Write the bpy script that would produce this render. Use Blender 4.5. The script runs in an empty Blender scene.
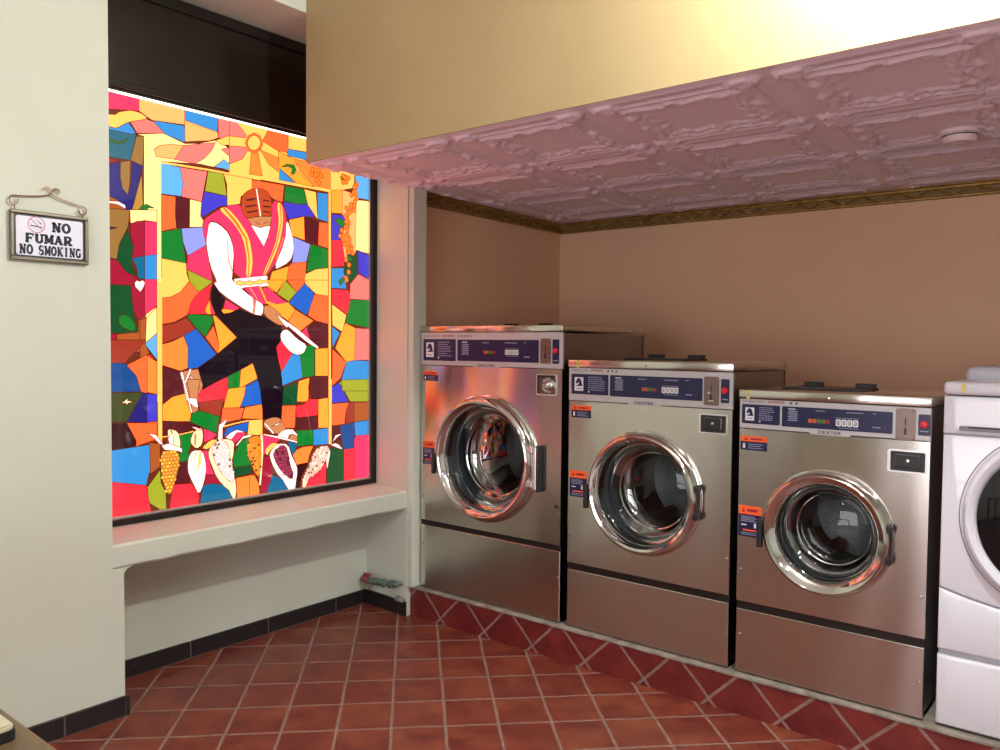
import bpy, bmesh, math, random
from mathutils import Vector, Matrix
PI = math.pi
S = bpy.context.scene
COL = S.collection

# ------------------------------------------------------------------ camera, world, lights, exposure
F_PX, YAW, PITCH, ROLL, CAM_H = 821.155, 38.9982, -2.1856, 0.5145, 1.4
def camera():
    y, p, r = (math.radians(a) for a in (YAW, PITCH, ROLL))
    F = Vector((-math.sin(y)*math.cos(p), math.cos(y)*math.cos(p), math.sin(p)))
    R = Vector((math.cos(y), math.sin(y), 0)); U = R.cross(F)
    R2 = R*math.cos(r) + U*math.sin(r); U2 = U*math.cos(r) - R*math.sin(r)
    cd = bpy.data.cameras.new('camera'); c = bpy.data.objects.new('camera', cd); COL.objects.link(c)
    m = Matrix((R2, U2, -F)).transposed().to_4x4(); m.translation = Vector((0, 0, CAM_H))
    c.matrix_world = m
    cd.sensor_width = 36; cd.lens = F_PX*36/1000; cd.clip_start = .02
    S.camera = c
camera()
w = bpy.data.worlds.new('world'); S.world = w; w.use_nodes = True
w.node_tree.nodes['Background'].inputs[0].default_value = (.9, .93, 1, 1)
w.node_tree.nodes['Background'].inputs[1].default_value = .03
S.view_settings.view_transform = 'Standard'; S.view_settings.look = 'None'
S.view_settings.exposure = 0.0; S.view_settings.gamma = 1; S.view_settings.use_curve_mapping = False
def area(name, loc, sx, sy, power, col, rot=(0, 0, 0)):
    l = bpy.data.lights.new(name, 'AREA'); l.shape = 'RECTANGLE'; l.size = sx; l.size_y = sy; l.energy = power; l.color = col
    o = bpy.data.objects.new(name, l); COL.objects.link(o); o.location = loc; o.rotation_euler = rot
    return o
TUBES = [(0.5, .9, 2.93, .09, 1.3, 14), (1.1, -1.2, 2.93, .09, 1.3, 10), (-1.3, -1.5, 2.93, .09, 1.3, 5)]  # last two are fill lamps added out of view behind the camera
for i, (x, y, z, sx, sy, p) in enumerate(TUBES):
    area('unseen_tube_lamp', (x, y, z), sx, sy, p, (.93, .98, 1))
# unseen fill light added behind the camera to brighten alcove and machines
area('added_daylight_fill', (-.60, -2.52, 1.25), 2.2, 1.7, 62, (.95, .93, 1), (math.radians(90), 0, 0))
# bare bulb hanging close to the beam
pl = bpy.data.lights.new('bulb_lamp', 'POINT'); pl.energy = 120; pl.shadow_soft_size = .045; pl.color = (.95, 1, .93)
po = bpy.data.objects.new('bulb_lamp', pl); COL.objects.link(po); po.location = (-.42, 2.06, 2.62)
ART_STRENGTH, TOP_GLOW = 1.0, 3.0
# the painted glass: colours, then panes as [line art, colour, y, z, y, z ...] in millimetres of the room; left-edge panes have shade and tube glow in their colours
PALETTE = [(238, 62, 110), (240, 135, 125), (238, 52, 70), (180, 30, 58), (240, 118, 58), (245, 150, 62), (252, 182, 58), (252, 200, 115), (253, 222, 105), (255, 240, 165), (22, 135, 48), (20, 85, 45), (35, 105, 210), (30, 80, 150), (60, 155, 230), (105, 190, 245), (72, 66, 215), (45, 38, 125), (160, 168, 245), (98, 30, 36), (60, 20, 25), (252, 248, 240), (250, 232, 200), (27, 15, 26), (22, 112, 155), (45, 110, 130), (178, 182, 48), (70, 78, 35), (222, 142, 92), (200, 110, 70), (205, 78, 36), (190, 95, 42), (176, 60, 42), (205, 150, 62), (170, 122, 62), (135, 38, 82)]
ART = [
[0,0,1584,2395,1714,2389,1713,2343,1667,2336,1605,2300,1586,2252,1582,2251],
[0,7,1714,2389,1916,2388,1916,2329,1769,2317,1729,2335,1713,2343],
[0,14,1916,2388,2078,2386,2073,2330,1916,2349],
[0,7,1916,2349,2073,2330,2077,2305,2036,2285,1916,2257],
[0,1,2078,2386,2197,2388,2196,2320,2077,2305],
[0,25,1582,2242,1701,2246,1676,2135,1581,2129],
[0,14,1582,2247,1666,2290,1701,2249,1681,2242,1582,2242],
[0,14,1769,2317,1916,2325,1916,2253,1818,2273],
[0,9,1697,2245,1818,2273,1916,2249,1982,2262,2073,2296,2196,2236,2196,2168,1990,2174,1801,2153,1799,1907,1730,1899,1733,2244],
[0,7,1777,2199,1801,2219,1851,2233,1911,2240,1868,2173,1785,2170],
[0,1,1911,2240,2063,2282,2045,2245,2008,2202,1963,2171,1868,2173],
[0,15,2054,2173,2105,2215,2181,2174],
[0,1,2091,2258,2196,2295,2196,2219,2138,2229],
[0,8,2063,2290,2120,2322,2187,2331,2201,2304,2177,2295,2101,2277],
[0,21,2129,2203,2157,2195,2196,2193,2196,2176,2157,2178],
[0,1,1674,2294,1737,2318,1777,2311,1822,2274,1705,2250],
[0,8,1600,2281,1614,2306,1630,2320,1657,2331,1677,2337,1703,2338,1722,2335,1744,2325,1746,2318,1728,2310,1709,2303,1678,2291,1656,2280,1630,2260,1615,2253,1602,2254,1596,2258,1595,2268],
[0,34,1676,2135,1701,2238,1733,2244,1728,2121,1684,2133],
[0,3,1581,2125,1634,2127,1588,2067,1581,2066],
[0,17,1684,2133,1728,2121,1675,1915,1617,1968,1595,2017,1596,2061,1634,2120,1637,2031,1664,1993,1676,2037],
[0,34,1634,2120,1676,2135,1672,2036,1664,1993,1641,2016,1633,2060],
[0,31,1583,1926,1595,2017,1617,1968,1675,1915,1670,1884,1583,1874],
[0,33,1675,1915,1723,2090,1730,1891,1670,1884],
[0,10,1706,1934,1722,1956,1742,1966,1775,1955,1746,1951,1752,1936,1738,1942,1734,1919,1728,1945],
[0,10,1593,2213,1608,2201,1631,2202,1642,2205,1666,2223,1646,2197,1623,2193,1601,2199],
[0,21,1598,1946,1625,1961,1652,1950,1655,1935,1632,1944,1617,1949],
[0,34,1585,1921,1671,1933,1663,1863,1627,1791,1623,1727,1600,1744,1604,1797,1620,1855,1585,1854],
[0,17,1585,1847,1616,1854,1601,1796,1596,1740,1584,1731],
[0,9,1671,1933,1787,1948,1787,1897,1734,1898,1674,1878],
[0,8,1787,1948,1808,1950,1803,1352,1783,1352],
[0,11,1662,1856,1685,1782,1677,1720,1696,1657,1653,1680,1615,1726,1627,1791],
[0,3,1674,1876,1702,1891,1734,1895,1733,1752,1677,1737,1685,1782,1672,1834],
[0,0,1734,1895,1787,1897,1786,1764,1733,1752],
[0,24,1677,1737,1733,1752,1732,1654,1704,1657,1696,1707],
[0,14,1733,1752,1786,1764,1785,1657,1732,1654],
[0,3,1583,1724,1615,1726,1653,1680,1704,1657,1680,1625,1583,1623],
[0,11,1582,1619,1672,1625,1683,1522,1702,1434,1690,1426,1581,1435],
[0,10,1620,1486,1626,1498,1636,1503,1652,1504,1666,1496,1684,1476,1691,1461,1690,1441,1678,1438,1648,1448,1632,1458,1621,1475],
[0,3,1672,1625,1704,1653,1732,1654,1731,1500,1703,1484,1683,1522],
[0,0,1732,1654,1785,1657,1784,1549,1731,1500],
[0,21,1688,1637,1698,1648,1710,1643,1722,1651,1733,1641,1728,1624,1713,1600,1692,1620],
[0,9,1735,1508,1784,1545,1783,1435,1734,1391],
[0,31,1613,1425,1702,1434,1703,1484,1735,1504,1734,1352,1612,1353],
[0,3,1581,1432,1613,1425,1612,1353,1580,1353],
[0,15,1730,1390,1783,1433,1782,1321,1770,1337],
[0,4,1808,1950,1871,1959,1866,1911,1879,1880,1807,1860],
[0,19,1871,1983,1938,1980,1935,1895,1879,1880,1869,1911],
[0,9,1938,1976,1993,1975,1984,1945,2007,1899,1935,1895],
[0,10,1807,1860,1898,1884,1904,1827,1919,1736,1806,1748],
[0,18,1898,1884,1998,1900,2015,1822,1926,1769,1904,1827],
[0,0,1926,1769,2011,1822,2047,1664,1921,1712],
[0,8,1806,1748,1919,1736,1921,1692,1932,1660,1890,1610,1847,1587,1805,1581],
[0,26,1921,1710,2047,1664,1978,1614,1934,1656],
[0,4,1805,1581,1847,1587,1890,1610,1932,1660,1978,1614,1942,1572,1924,1514,1863,1480,1804,1469],
[0,2,2047,1661,2033,1626,2028,1576,2041,1518,1924,1518,1942,1572,1978,1614],
[0,32,1804,1464,1873,1479,1918,1501,1963,1453,1902,1421,1804,1386],
[0,12,1904,1422,1963,1455,2063,1340,1970,1281,1924,1278,1925,1372],
[0,4,2009,1417,2049,1469,2076,1387,2068,1344],
[0,10,1919,1506,1941,1518,2041,1514,2049,1491,2009,1417,1963,1457],
[0,6,2010,1546,2030,1586,2037,1519,2018,1518,2008,1532],
[0,0,2030,1586,2057,1523,2037,1517],
[0,6,2045,1517,2061,1512,2167,1418,2068,1344,2076,1387,2057,1466],
[0,5,1804,1384,1851,1396,1904,1421,1925,1372,1923,1282,1890,1269,1803,1297],
[0,19,1803,1294,1887,1269,1908,1164,1871,1172,1834,1143,1802,1144],
[0,31,1710,1485,1738,1495,1733,1389,1750,1345,1709,1319],
[0,9,1738,1492,1783,1541,1783,1433,1733,1389],
[0,2,1709,1319,1750,1342,1782,1311,1781,1173,1721,1192,1704,1212],
[0,5,1736,1339,1782,1311,1781,1173,1735,1185],
[0,15,1730,1385,1783,1433,1782,1318],
[0,15,1804,2149,1892,2144,1907,2095,1903,2040,1897,2020,1803,2018],
[0,1,1892,2144,2021,2147,2009,2090,1993,2011,1897,2020,1906,2075],
[0,26,2025,2149,2102,2151,2118,2054,2009,2059],
[0,8,2102,2151,2249,2150,2249,2102,2190,2061,2186,2027,2120,2011,2118,2107],
[0,16,2007,2057,2118,2054,2118,2011,2083,2003,1989,1938,1987,1969,1993,2004],
[0,4,1805,2015,1873,2015,1876,1948,1872,1882,1807,1861],
[0,19,1871,2016,1937,2014,1931,1893,1874,1883,1869,1933],
[0,9,1937,2014,1993,2010,1987,1948,2004,1925,1992,1900,1935,1893],
[0,4,2249,2147,2427,2150,2418,2068,2381,2071,2354,2082,2310,2109,2249,2102],
[0,10,2432,2148,2540,2149,2569,2082,2511,2070,2427,2074],
[0,16,2422,2071,2511,2070,2569,2080,2613,2020,2530,2014,2455,1989,2431,2040],
[0,8,2545,2150,2618,2145,2628,2010,2569,2074],
[0,14,2626,2145,2693,2148,2693,2006,2628,2014],
[0,6,2455,1988,2545,2016,2549,1899,2473,1914],
[0,19,2548,2018,2636,1999,2630,1884,2549,1899],
[0,4,2636,1999,2693,2002,2694,1874,2630,1884],
[0,18,2473,1911,2583,1883,2559,1794,2473,1783,2483,1846],
[0,10,2583,1883,2694,1870,2694,1777,2618,1763,2559,1743,2569,1807],
[0,4,2473,1782,2559,1796,2554,1735,2540,1683,2440,1696,2454,1766],
[0,6,2358,1732,2454,1766,2440,1696,2390,1639,2327,1636],
[0,8,2554,1735,2618,1763,2694,1775,2694,1656,2569,1649,2545,1703],
[0,6,2318,1690,2426,1697,2385,1633,2362,1647,2318,1667],
[0,4,2440,1698,2549,1705,2540,1673,2501,1643],
[0,26,2436,1694,2501,1643,2454,1594,2385,1629],
[0,8,2554,1705,2694,1714,2694,1634,2618,1639,2579,1667],
[0,12,2549,1689,2608,1641,2579,1564,2559,1531,2454,1587,2501,1643],
[0,4,2610,1639,2694,1634,2694,1492,2618,1506,2567,1532,2588,1589],
[0,6,2327,1577,2380,1572,2454,1587,2492,1557,2449,1501,2408,1523,2362,1556],
[0,5,2492,1557,2603,1506,2520,1452,2449,1498],
[0,19,2603,1500,2694,1492,2694,1378,2618,1370,2564,1445,2579,1477],
[0,0,2559,1473,2579,1414,2525,1445],
[0,10,2559,1382,2608,1386,2608,1230,2535,1224,2520,1334],
[0,6,2613,1366,2694,1370,2694,1228,2613,1230],
[0,2,2380,1370,2403,1412,2473,1342,2412,1250,2389,1327],
[0,14,2473,1341,2520,1334,2535,1224,2416,1187,2407,1250],
[0,6,2511,1207,2577,1223,2569,1103,2496,1107],
[0,19,2579,1227,2694,1228,2695,1109,2599,1114,2569,1167],
[0,11,2412,1182,2511,1207,2496,1107,2412,1111],
[0,2,2056,1215,2121,1242,2120,1176,2108,1126,2055,1129],
[0,6,2120,1176,2212,1199,2195,1122,2108,1126],
[0,10,2121,1242,2187,1270,2178,1185,2120,1176],
[0,6,2187,1270,2251,1299,2277,1227,2178,1182],
[0,12,2212,1195,2277,1223,2308,1116,2195,1122],
[0,17,1708,1179,1735,1178,1734,1059,1707,1061],
[0,16,1735,1176,1781,1173,1780,1059,1734,1059],
[0,19,1803,1233,1898,1230,1907,1174,1849,1163,1805,1127],
[0,6,1805,1127,1849,1159,1907,1171,1938,1082,1930,1046,1805,1059],
[0,2,1965,1172,1993,1199,2120,1238,2116,1188,2096,1138,1969,1129],
[0,32,1973,1129,2096,1139,2079,1059,1976,1094],
[0,10,1938,1078,1976,1094,2075,1060,2059,984,1999,1014,1930,1047],
[0,6,2120,1184,2212,1191,2204,1147,2182,1095,2095,1098],
[0,12,2212,1191,2299,1222,2308,1105,2182,1098,2204,1147],
[0,4,2091,1098,2203,1092,2186,1041,2083,1029],
[0,5,2208,1095,2303,1105,2303,1033,2191,1044],
[0,19,1805,1054,1923,1049,1984,1019,1885,998,1804,994],
[0,4,1707,1059,1783,1058,1783,982,1706,962],
[0,8,2229,1034,2303,1033,2303,957,2220,964],
[0,10,1877,995,1945,1000,1937,948,1922,907,1937,878,1884,873],
[0,19,1884,873,1922,869,1929,780,1854,782,1858,816],
[0,2,1850,779,1936,775,1974,717,1966,686,1831,706],
[0,26,1793,852,1796,796,1817,752,1820,707,1739,719,1736,784],
[0,31,1744,972,1793,961,1793,865,1747,837],
[0,14,1706,962,1741,964,1745,857,1736,794,1705,801],
[0,2,1705,798,1736,791,1739,719,1704,724],
[0,0,1995,1014,2063,980,2038,961,1999,950],
[0,0,1987,915,2015,912,2030,839,2054,793,1998,792],
[0,3,2002,806,2054,800,2086,745,1998,757],
[0,24,1990,758,2038,762,2094,748,2152,715,2164,683,1974,699],
[0,12,2111,1006,2229,1027,2216,979,2095,970],
[0,0,2103,970,2161,987,2216,975,2161,939,2144,930],
[0,10,2144,871,2178,934,2237,959,2246,815,2148,819],
[0,11,2148,822,2246,823,2245,785,2152,774],
[0,5,2160,771,2258,776,2285,727,2289,689,2164,687],
[0,8,1801,993,1885,998,1949,1007,1949,1000,1885,991,1801,986],
[0,8,2095,1018,2161,1028,2229,1036,2229,1028,2161,1020,2095,1009],
[0,4,2409,1092,2494,1089,2489,977,2419,983,2409,1030],
[0,11,2414,1181,2508,1197,2499,1091,2414,1095],
[0,2,2537,1089,2571,1115,2631,1112,2626,1032,2499,1028,2494,1087],
[0,6,2631,1112,2692,1118,2697,964,2631,967],
[0,19,2499,1028,2626,1028,2631,967,2601,961,2484,970],
[0,10,2499,965,2601,961,2601,885,2499,886],
[0,14,2601,961,2697,962,2697,880,2601,881],
[0,24,2442,915,2503,901,2489,859,2475,845],
[0,5,2499,870,2537,880,2601,881,2576,835,2566,800,2498,795,2475,845],
[0,20,2498,795,2571,795,2527,736,2518,697,2484,698],
[0,2,2527,696,2606,759,2682,783,2677,689,2527,688],
[0,0,2305,957,2405,929,2368,909,2341,881,2305,862],
[0,3,2300,855,2341,854,2359,764,2313,693,2287,681,2291,764],
[0,24,2359,764,2414,734,2479,690,2313,681],
[0,5,2230,779,2261,768,2282,727,2287,681,2230,678],
[0,19,2708,969,2770,965,2781,897,2718,878,2708,879],
[0,11,2697,864,2792,846,2798,691,2682,693,2697,814],
[0,2,2797,846,2868,844,2874,686,2798,687],
[0,13,2770,969,2867,979,2868,844,2792,842,2781,897],
[0,14,2867,979,2962,985,2963,908,2873,907],
[0,0,2868,890,2879,906,2963,908,2963,679,2874,684],
[0,4,2707,1084,2829,1086,2808,1037,2802,975,2708,973],
[0,32,2829,1086,2867,1086,2867,981,2808,975,2808,1037],
[0,31,2867,1086,2962,1081,2962,987,2867,981],
[0,16,2707,1166,2765,1193,2829,1090,2707,1088],
[0,26,2765,1193,2813,1204,2962,1200,2962,1084,2840,1090],
[0,8,2130,2395,2545,2397,2545,2290,2706,2259,2706,2164,2129,2158],
[0,1,2130,2382,2166,2385,2218,2346,2213,2331,2130,2324],
[0,1,2130,2279,2213,2290,2223,2274,2197,2233,2130,2199],
[0,5,2244,2269,2282,2276,2304,2173,2234,2171],
[0,5,2293,2292,2393,2273,2393,2207,2337,2235],
[0,4,2304,2335,2337,2379,2450,2378,2444,2306,2382,2308],
[0,8,2450,2388,2557,2385,2557,2331,2450,2326],
[0,14,2450,2326,2557,2329,2557,2291,2444,2293],
[0,6,2393,2306,2444,2293,2497,2282,2497,2234,2606,2168,2497,2171,2399,2227],
[0,14,2399,2227,2491,2170,2398,2170],
[0,10,2410,2233,2439,2252,2485,2256,2495,2233,2485,2211,2465,2209,2473,2235,2450,2242],
[0,5,2485,2285,2706,2279,2706,2174,2606,2173,2521,2228],
[0,8,2706,2279,2784,2277,2864,2275,2864,2203,2784,2180,2706,2169],
[0,15,2866,2275,2960,2270,2961,2154,2885,2154],
[0,6,2712,2170,2784,2180,2837,2065,2713,2054],
[0,9,2878,2143,2961,2149,2962,1870,2872,1882],
[0,7,2784,2180,2871,2173,2878,2143,2872,1820,2785,1813],
[0,16,2716,2049,2817,2052,2765,1908,2717,1908],
[0,2,2717,1903,2784,1905,2805,1814,2717,1807],
[0,2,2713,1918,2784,1925,2798,1793,2713,1782],
[0,14,2713,1776,2798,1783,2812,1676,2713,1675],
[0,11,2824,1868,2885,1863,2886,1748,2825,1702,2791,1762],
[0,16,2889,1884,2962,1859,2962,1737,2893,1764],
[0,1,2838,1703,2893,1759,2962,1732,2963,1626,2832,1625],
[0,2,2717,1670,2825,1671,2839,1620,2819,1542,2717,1599],
[0,10,2839,1622,2963,1626,2963,1477,2805,1500],
[0,8,2717,1594,2812,1541,2785,1453,2720,1487],
[0,14,2717,1482,2770,1447,2720,1370],
[0,6,2805,1500,2873,1475,2867,1307,2812,1298,2739,1370],
[0,1,2873,1475,2963,1472,2964,1306,2867,1307],
[0,4,2720,1365,2812,1298,2773,1215,2718,1176],
[0,14,2812,1298,2867,1307,2964,1301,2964,1205,2779,1205],
[0,26,2779,1205,2964,1205,2965,1141,2786,1148],
[0,32,1591,1401,1734,1402,1641,1303,1590,1309],
[0,4,1641,1293,1738,1342,1737,1179,1711,1187,1691,1253],
[0,13,1590,1304,1641,1308,1691,1253,1711,1187,1589,1192],
[0,27,1589,1189,1719,1184,1649,1066,1588,1065],
[0,17,1719,1184,1737,1179,1736,1055,1649,1066],
[0,4,1649,1061,1778,1052,1778,986,1684,959,1689,983],
[0,20,1590,1060,1649,1061,1689,973,1684,959,1589,948],
[0,14,1589,945,1746,963,1748,857,1729,793,1588,855],
[0,2,1588,855,1729,793,1754,667,1586,659],
[0,22,1625,1142,1645,1155,1655,1165,1652,1153,1680,1146,1655,1143,1650,1133,1645,1143],
[0,10,2732,2023,2764,2035,2804,2025,2837,2011,2784,1992,2758,1999],
[0,10,2765,1974,2784,1997,2804,2004,2784,1956,2765,1928],
[0,10,2811,1851,2827,1847,2851,1829,2838,1819,2819,1831],
[0,10,2758,1714,2787,1735,2809,1730,2785,1705,2769,1691],
[0,10,2768,2244,2786,2260,2810,2261,2800,2239,2777,2230],
[1,8,1802,2153,2044,2159,2293,2158,2293,2151,2044,2151,1802,2145],
[1,8,2129,2164,2404,2166,2706,2167,2706,2157,2404,2156,2129,2154],
[1,8,2694,2167,2709,2169,2709,1806,2695,1805],
[1,8,2695,1921,2709,1923,2710,1145,2696,1146],
[1,8,2695,1211,2716,1211,2714,878,2697,880],
[1,8,1785,1662,1806,1663,1802,1141,1781,1142],
[1,8,1783,1237,1803,1236,1801,960,1784,962],
[1,9,1789,2159,1804,2159,1802,1649,1785,1648],
[0,23,2046,1654,2034,1607,2041,1551,2061,1519,2105,1474,2167,1418,2113,1376,2068,1344,1970,1281,1992,1181,2016,1195,2121,1242,2247,1299,2264,1253,2290,1170,2288,1174,2305,1033,2409,1030,2419,1169,2416,1119,2412,1219,2380,1373,2412,1412,2408,1473,2380,1480,2309,1520,2248,1526,2180,1549,2097,1524,2085,1538,2106,1589],
[0,0,2106,1589,2180,1553,2159,1541,2097,1542],
[0,6,2085,1537,2093,1546,2159,1542,2130,1529,2097,1524],
[0,28,1894,1268,1970,1277,1993,1203,1957,1137,1916,1139],
[0,21,1885,1265,1898,1265,1927,1138,1914,1139],
[0,21,1930,1280,1939,1275,1924,1240,1909,1209,1903,1216],
[0,21,1930,1248,1937,1247,1975,1191,1966,1184],
[0,28,1916,1233,1981,1231,1969,1179,1969,1094,1942,1081],
[0,21,1916,1153,1961,1147,1970,1108,1957,1107,1925,1131],
[0,21,1895,1230,1905,1230,1942,1085,1935,1085],
[0,28,2323,1031,2355,1038,2376,1038,2397,1032,2410,1019,2423,993,2433,976,2446,962,2439,955,2407,952,2375,959,2325,982,2306,999,2309,1021],
[0,28,2446,924,2468,955,2500,941,2500,909],
[0,21,2382,945,2405,967,2442,976,2475,972,2504,941,2499,937,2472,951,2451,945,2444,920],
[0,21,2305,964,2382,947,2500,912,2500,903,2377,938,2305,958],
[0,21,2307,1012,2318,1015,2368,963,2359,958],
[0,21,2354,995,2377,1005,2405,1013,2388,1000],
[0,0,2013,1944,2055,1974,2081,1990,2106,2004,2132,2013,2174,2022,2199,2013,2223,1982,2245,1954,2279,1917,2296,1889,2305,1858,2314,1855,2327,1882,2336,1904,2346,1934,2351,1970,2353,2032,2360,2059,2375,2068,2391,2066,2417,2052,2430,2030,2438,1988,2439,1953,2433,1906,2418,1861,2385,1793,2360,1753,2330,1717,2281,1699,2188,1688,2151,1713,2152,1786,2147,1830,2136,1870,2119,1895,2087,1919,2065,1930,2038,1933,2025,1920,2019,1886,2015,1863,2012,1839,2008,1842,1999,1872,1996,1895,1996,1922],
[0,21,2019,1885,2025,1917,2038,1929,2065,1926,2086,1916,2116,1894,2132,1870,2146,1830,2150,1791,2145,1729,2142,1698,2140,1681,2163,1659,2224,1619,2261,1598,2296,1583,2308,1564,2305,1533,2292,1521,2260,1525,2211,1545,2119,1594,2074,1624,2054,1650,2050,1662,2062,1663,2058,1679,2038,1718,2026,1754,2015,1809,2012,1839,2015,1863],
[0,21,2446,1979,2465,1938,2475,1905,2481,1863,2478,1833,2464,1799,2437,1775,2380,1745,2374,1768,2415,1853,2433,1911,2436,1971],
[0,1,2256,1598,2267,1597,2258,1533,2250,1533],
[0,8,2080,1993,2102,2004,2126,1995,2166,1962,2192,1934,2221,1896,2237,1859,2248,1802,2250,1762,2243,1716,2233,1698,2217,1696,2212,1714,2216,1759,2214,1797,2202,1850,2187,1885,2159,1922,2131,1948,2088,1978],
[1,4,2093,1998,2101,2002,2165,1947,2219,1873,2233,1778,2227,1698,2222,1698,2227,1778,2210,1872,2156,1938],
[0,8,2388,2063,2406,2064,2415,2043,2420,1991,2416,1944,2401,1879,2378,1821,2335,1739,2314,1707,2303,1709,2315,1742,2356,1825,2377,1882,2390,1943,2392,1988,2384,2042],
[1,4,2399,2062,2405,2063,2410,1969,2381,1852,2311,1708,2307,1710,2376,1859,2405,1968],
[0,21,2240,1937,2347,1946,2332,1892,2309,1845],
[0,28,2219,1968,2292,1984,2354,1992,2345,1946,2318,1941,2292,1931,2266,1935,2245,1938],
[1,29,2253,1957,2288,1954,2292,1943,2275,1945],
[1,29,2305,1956,2336,1971,2332,1961,2310,1948],
[0,30,2189,2032,2193,2057,2202,2074,2224,2093,2245,2104,2280,2112,2303,2113,2327,2107,2341,2094,2352,2070,2356,2044,2354,2004,2340,1988,2306,1988,2276,1982,2235,1968,2214,1968,2200,1984,2193,1997,2189,2015],
[1,19,2207,2050,2258,2065,2275,2062,2224,2045],
[1,19,2207,2021,2266,2036,2279,2033,2219,2015],
[1,19,2215,1995,2275,2012,2282,2007,2223,1989],
[1,19,2306,2064,2341,2065,2345,2060,2306,2057],
[1,19,2305,2037,2350,2038,2347,2032,2305,2029],
[1,19,2305,2012,2345,2012,2345,2006,2305,2005],
[1,28,2115,1858,2118,1855,2124,1769,2147,1713,2142,1711,2119,1767],
[1,28,2248,1602,2253,1602,2260,1526,2254,1526],
[1,28,2417,1901,2423,1898,2381,1791,2375,1793],
[1,21,2267,2108,2273,2109,2284,2050,2295,1985,2289,1984,2278,2049],
[1,21,2151,1683,2327,1710,2334,1663,2163,1640],
[0,8,2159,1670,2180,1679,2205,1672,2231,1682,2261,1678,2283,1690,2313,1686,2331,1696,2331,1675,2313,1676,2287,1667,2261,1669,2235,1659,2210,1662,2184,1656,2163,1660],
[0,0,2201,1647,2287,1659,2309,1599,2335,1578,2304,1576,2248,1604],
[1,1,2227,1648,2239,1651,2278,1598,2269,1597],
[0,0,2305,1652,2327,1656,2352,1645,2392,1616,2418,1600,2444,1591,2438,1585,2396,1578,2368,1580,2339,1588,2320,1605,2303,1638],
[1,6,2283,1654,2293,1657,2327,1592,2380,1578,2449,1590,2454,1583,2380,1566,2322,1581],
[0,28,2319,1572,2343,1568,2360,1562,2378,1551,2391,1541,2406,1528,2411,1521,2407,1514,2413,1508,2433,1497,2437,1489,2429,1479,2416,1477,2390,1482,2364,1492,2325,1514,2309,1533,2309,1562],
[0,21,2376,1532,2426,1505,2501,1464,2633,1374,2623,1366,2501,1429,2426,1478],
[0,19,2445,1476,2492,1444,2564,1394,2549,1382,2501,1405,2440,1455],
[0,21,2425,1458,2439,1459,2457,1450,2489,1423,2514,1407,2546,1392,2556,1378,2548,1358,2538,1346,2518,1338,2500,1337,2474,1343,2451,1358,2420,1388,2406,1408,2402,1427,2404,1440,2415,1452],
[1,4,2208,2308,2223,2344,2259,2366,2291,2358,2309,2327,2295,2288,2258,2267,2223,2274],
[0,8,2223,2317,2231,2333,2240,2343,2254,2351,2264,2352,2278,2349,2286,2342,2293,2330,2293,2319,2286,2304,2278,2294,2264,2285,2253,2282,2239,2284,2231,2290,2223,2304],
[0,22,1837,1023,1863,1013,1877,997,1883,965,1884,948,1879,934,1869,931,1848,937,1837,948,1830,970,1827,990,1826,1016],
[0,21,1834,1033,1848,1004,1855,942,1840,943,1827,979,1844,1005],
[0,21,1737,1013,1776,1000,1808,956,1790,961,1762,991],
[0,21,1797,954,1830,961,1890,935,1893,914,1877,922,1811,935],
[0,21,1952,919,1980,916,1995,899,2004,857,2006,827,2000,792,1992,764,1977,730,1964,730,1947,764,1934,791,1920,825,1917,850,1920,881,1926,899,1937,914],
[1,8,1952,911,1962,910,1944,863,1952,805,1941,849],
[1,8,1975,913,1983,908,1979,859,1959,811,1967,867],
[0,22,1933,970,1939,987,1945,998,1957,1006,1966,1012,1979,1017,1986,1012,1991,993,1992,976,1988,950,1981,937,1966,928,1955,929,1942,941,1936,949,1932,959],
[1,33,1949,986,1960,996,1956,932,1949,947],
[0,21,1930,1026,1957,1021,1984,1008,1968,1006],
[0,8,1994,934,2020,953,2040,960,2061,957,2058,947,2027,925,2008,918,1990,924],
[0,22,2024,921,2045,943,2067,953,2098,957,2119,954,2140,944,2148,930,2146,903,2144,883,2137,859,2139,834,2148,796,2154,761,2159,712,2150,700,2121,719,2099,738,2073,766,2053,797,2031,849,2020,878,2017,903],
[0,21,2065,955,2067,987,2071,1023,2116,1049,2089,1007,2088,956],
[0,21,2103,962,2128,982,2161,994,2212,979,2161,981,2132,951],
[0,21,2154,921,2195,962,2246,967,2237,957,2194,949,2162,919],
[0,22,2287,962,2303,957,2305,877,2291,719,2280,724,2292,856],
[0,8,2320,892,2342,912,2361,917,2389,910,2389,903,2361,892,2344,881,2329,863,2321,862,2314,878],
[0,21,2347,879,2375,903,2399,910,2433,904,2450,890,2461,858,2473,833,2492,800,2500,776,2500,750,2495,729,2484,703,2461,704,2413,733,2385,761,2360,802,2347,830,2339,859],
[0,21,2718,885,2739,922,2786,928,2749,910],
[0,21,2713,879,2739,881,2759,873,2784,849,2782,845,2751,856,2731,865,2711,874],
[0,21,2692,872,2706,838,2685,746,2679,800],
[0,33,1797,918,1807,930,1826,932,1862,925,1878,911,1879,881,1876,855,1865,817,1857,789,1847,755,1838,742,1826,742,1817,754,1807,784,1801,808,1795,840,1793,865,1793,900],
[0,21,2042,932,2062,949,2080,952,2105,943,2118,921,2124,876,2133,840,2147,792,2149,769,2139,755,2124,760,2097,786,2077,811,2055,851,2043,879,2037,912],
[0,6,2222,939,2231,950,2246,956,2276,957,2289,935,2292,878,2292,835,2285,782,2278,765,2266,773,2254,792,2237,831,2227,857,2219,883,2216,902,2218,925],
[0,35,2370,879,2401,898,2420,899,2436,885,2445,863,2453,823,2461,794,2472,763,2475,744,2470,729,2454,734,2418,763,2396,787,2376,819,2366,841,2359,863],
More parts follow.
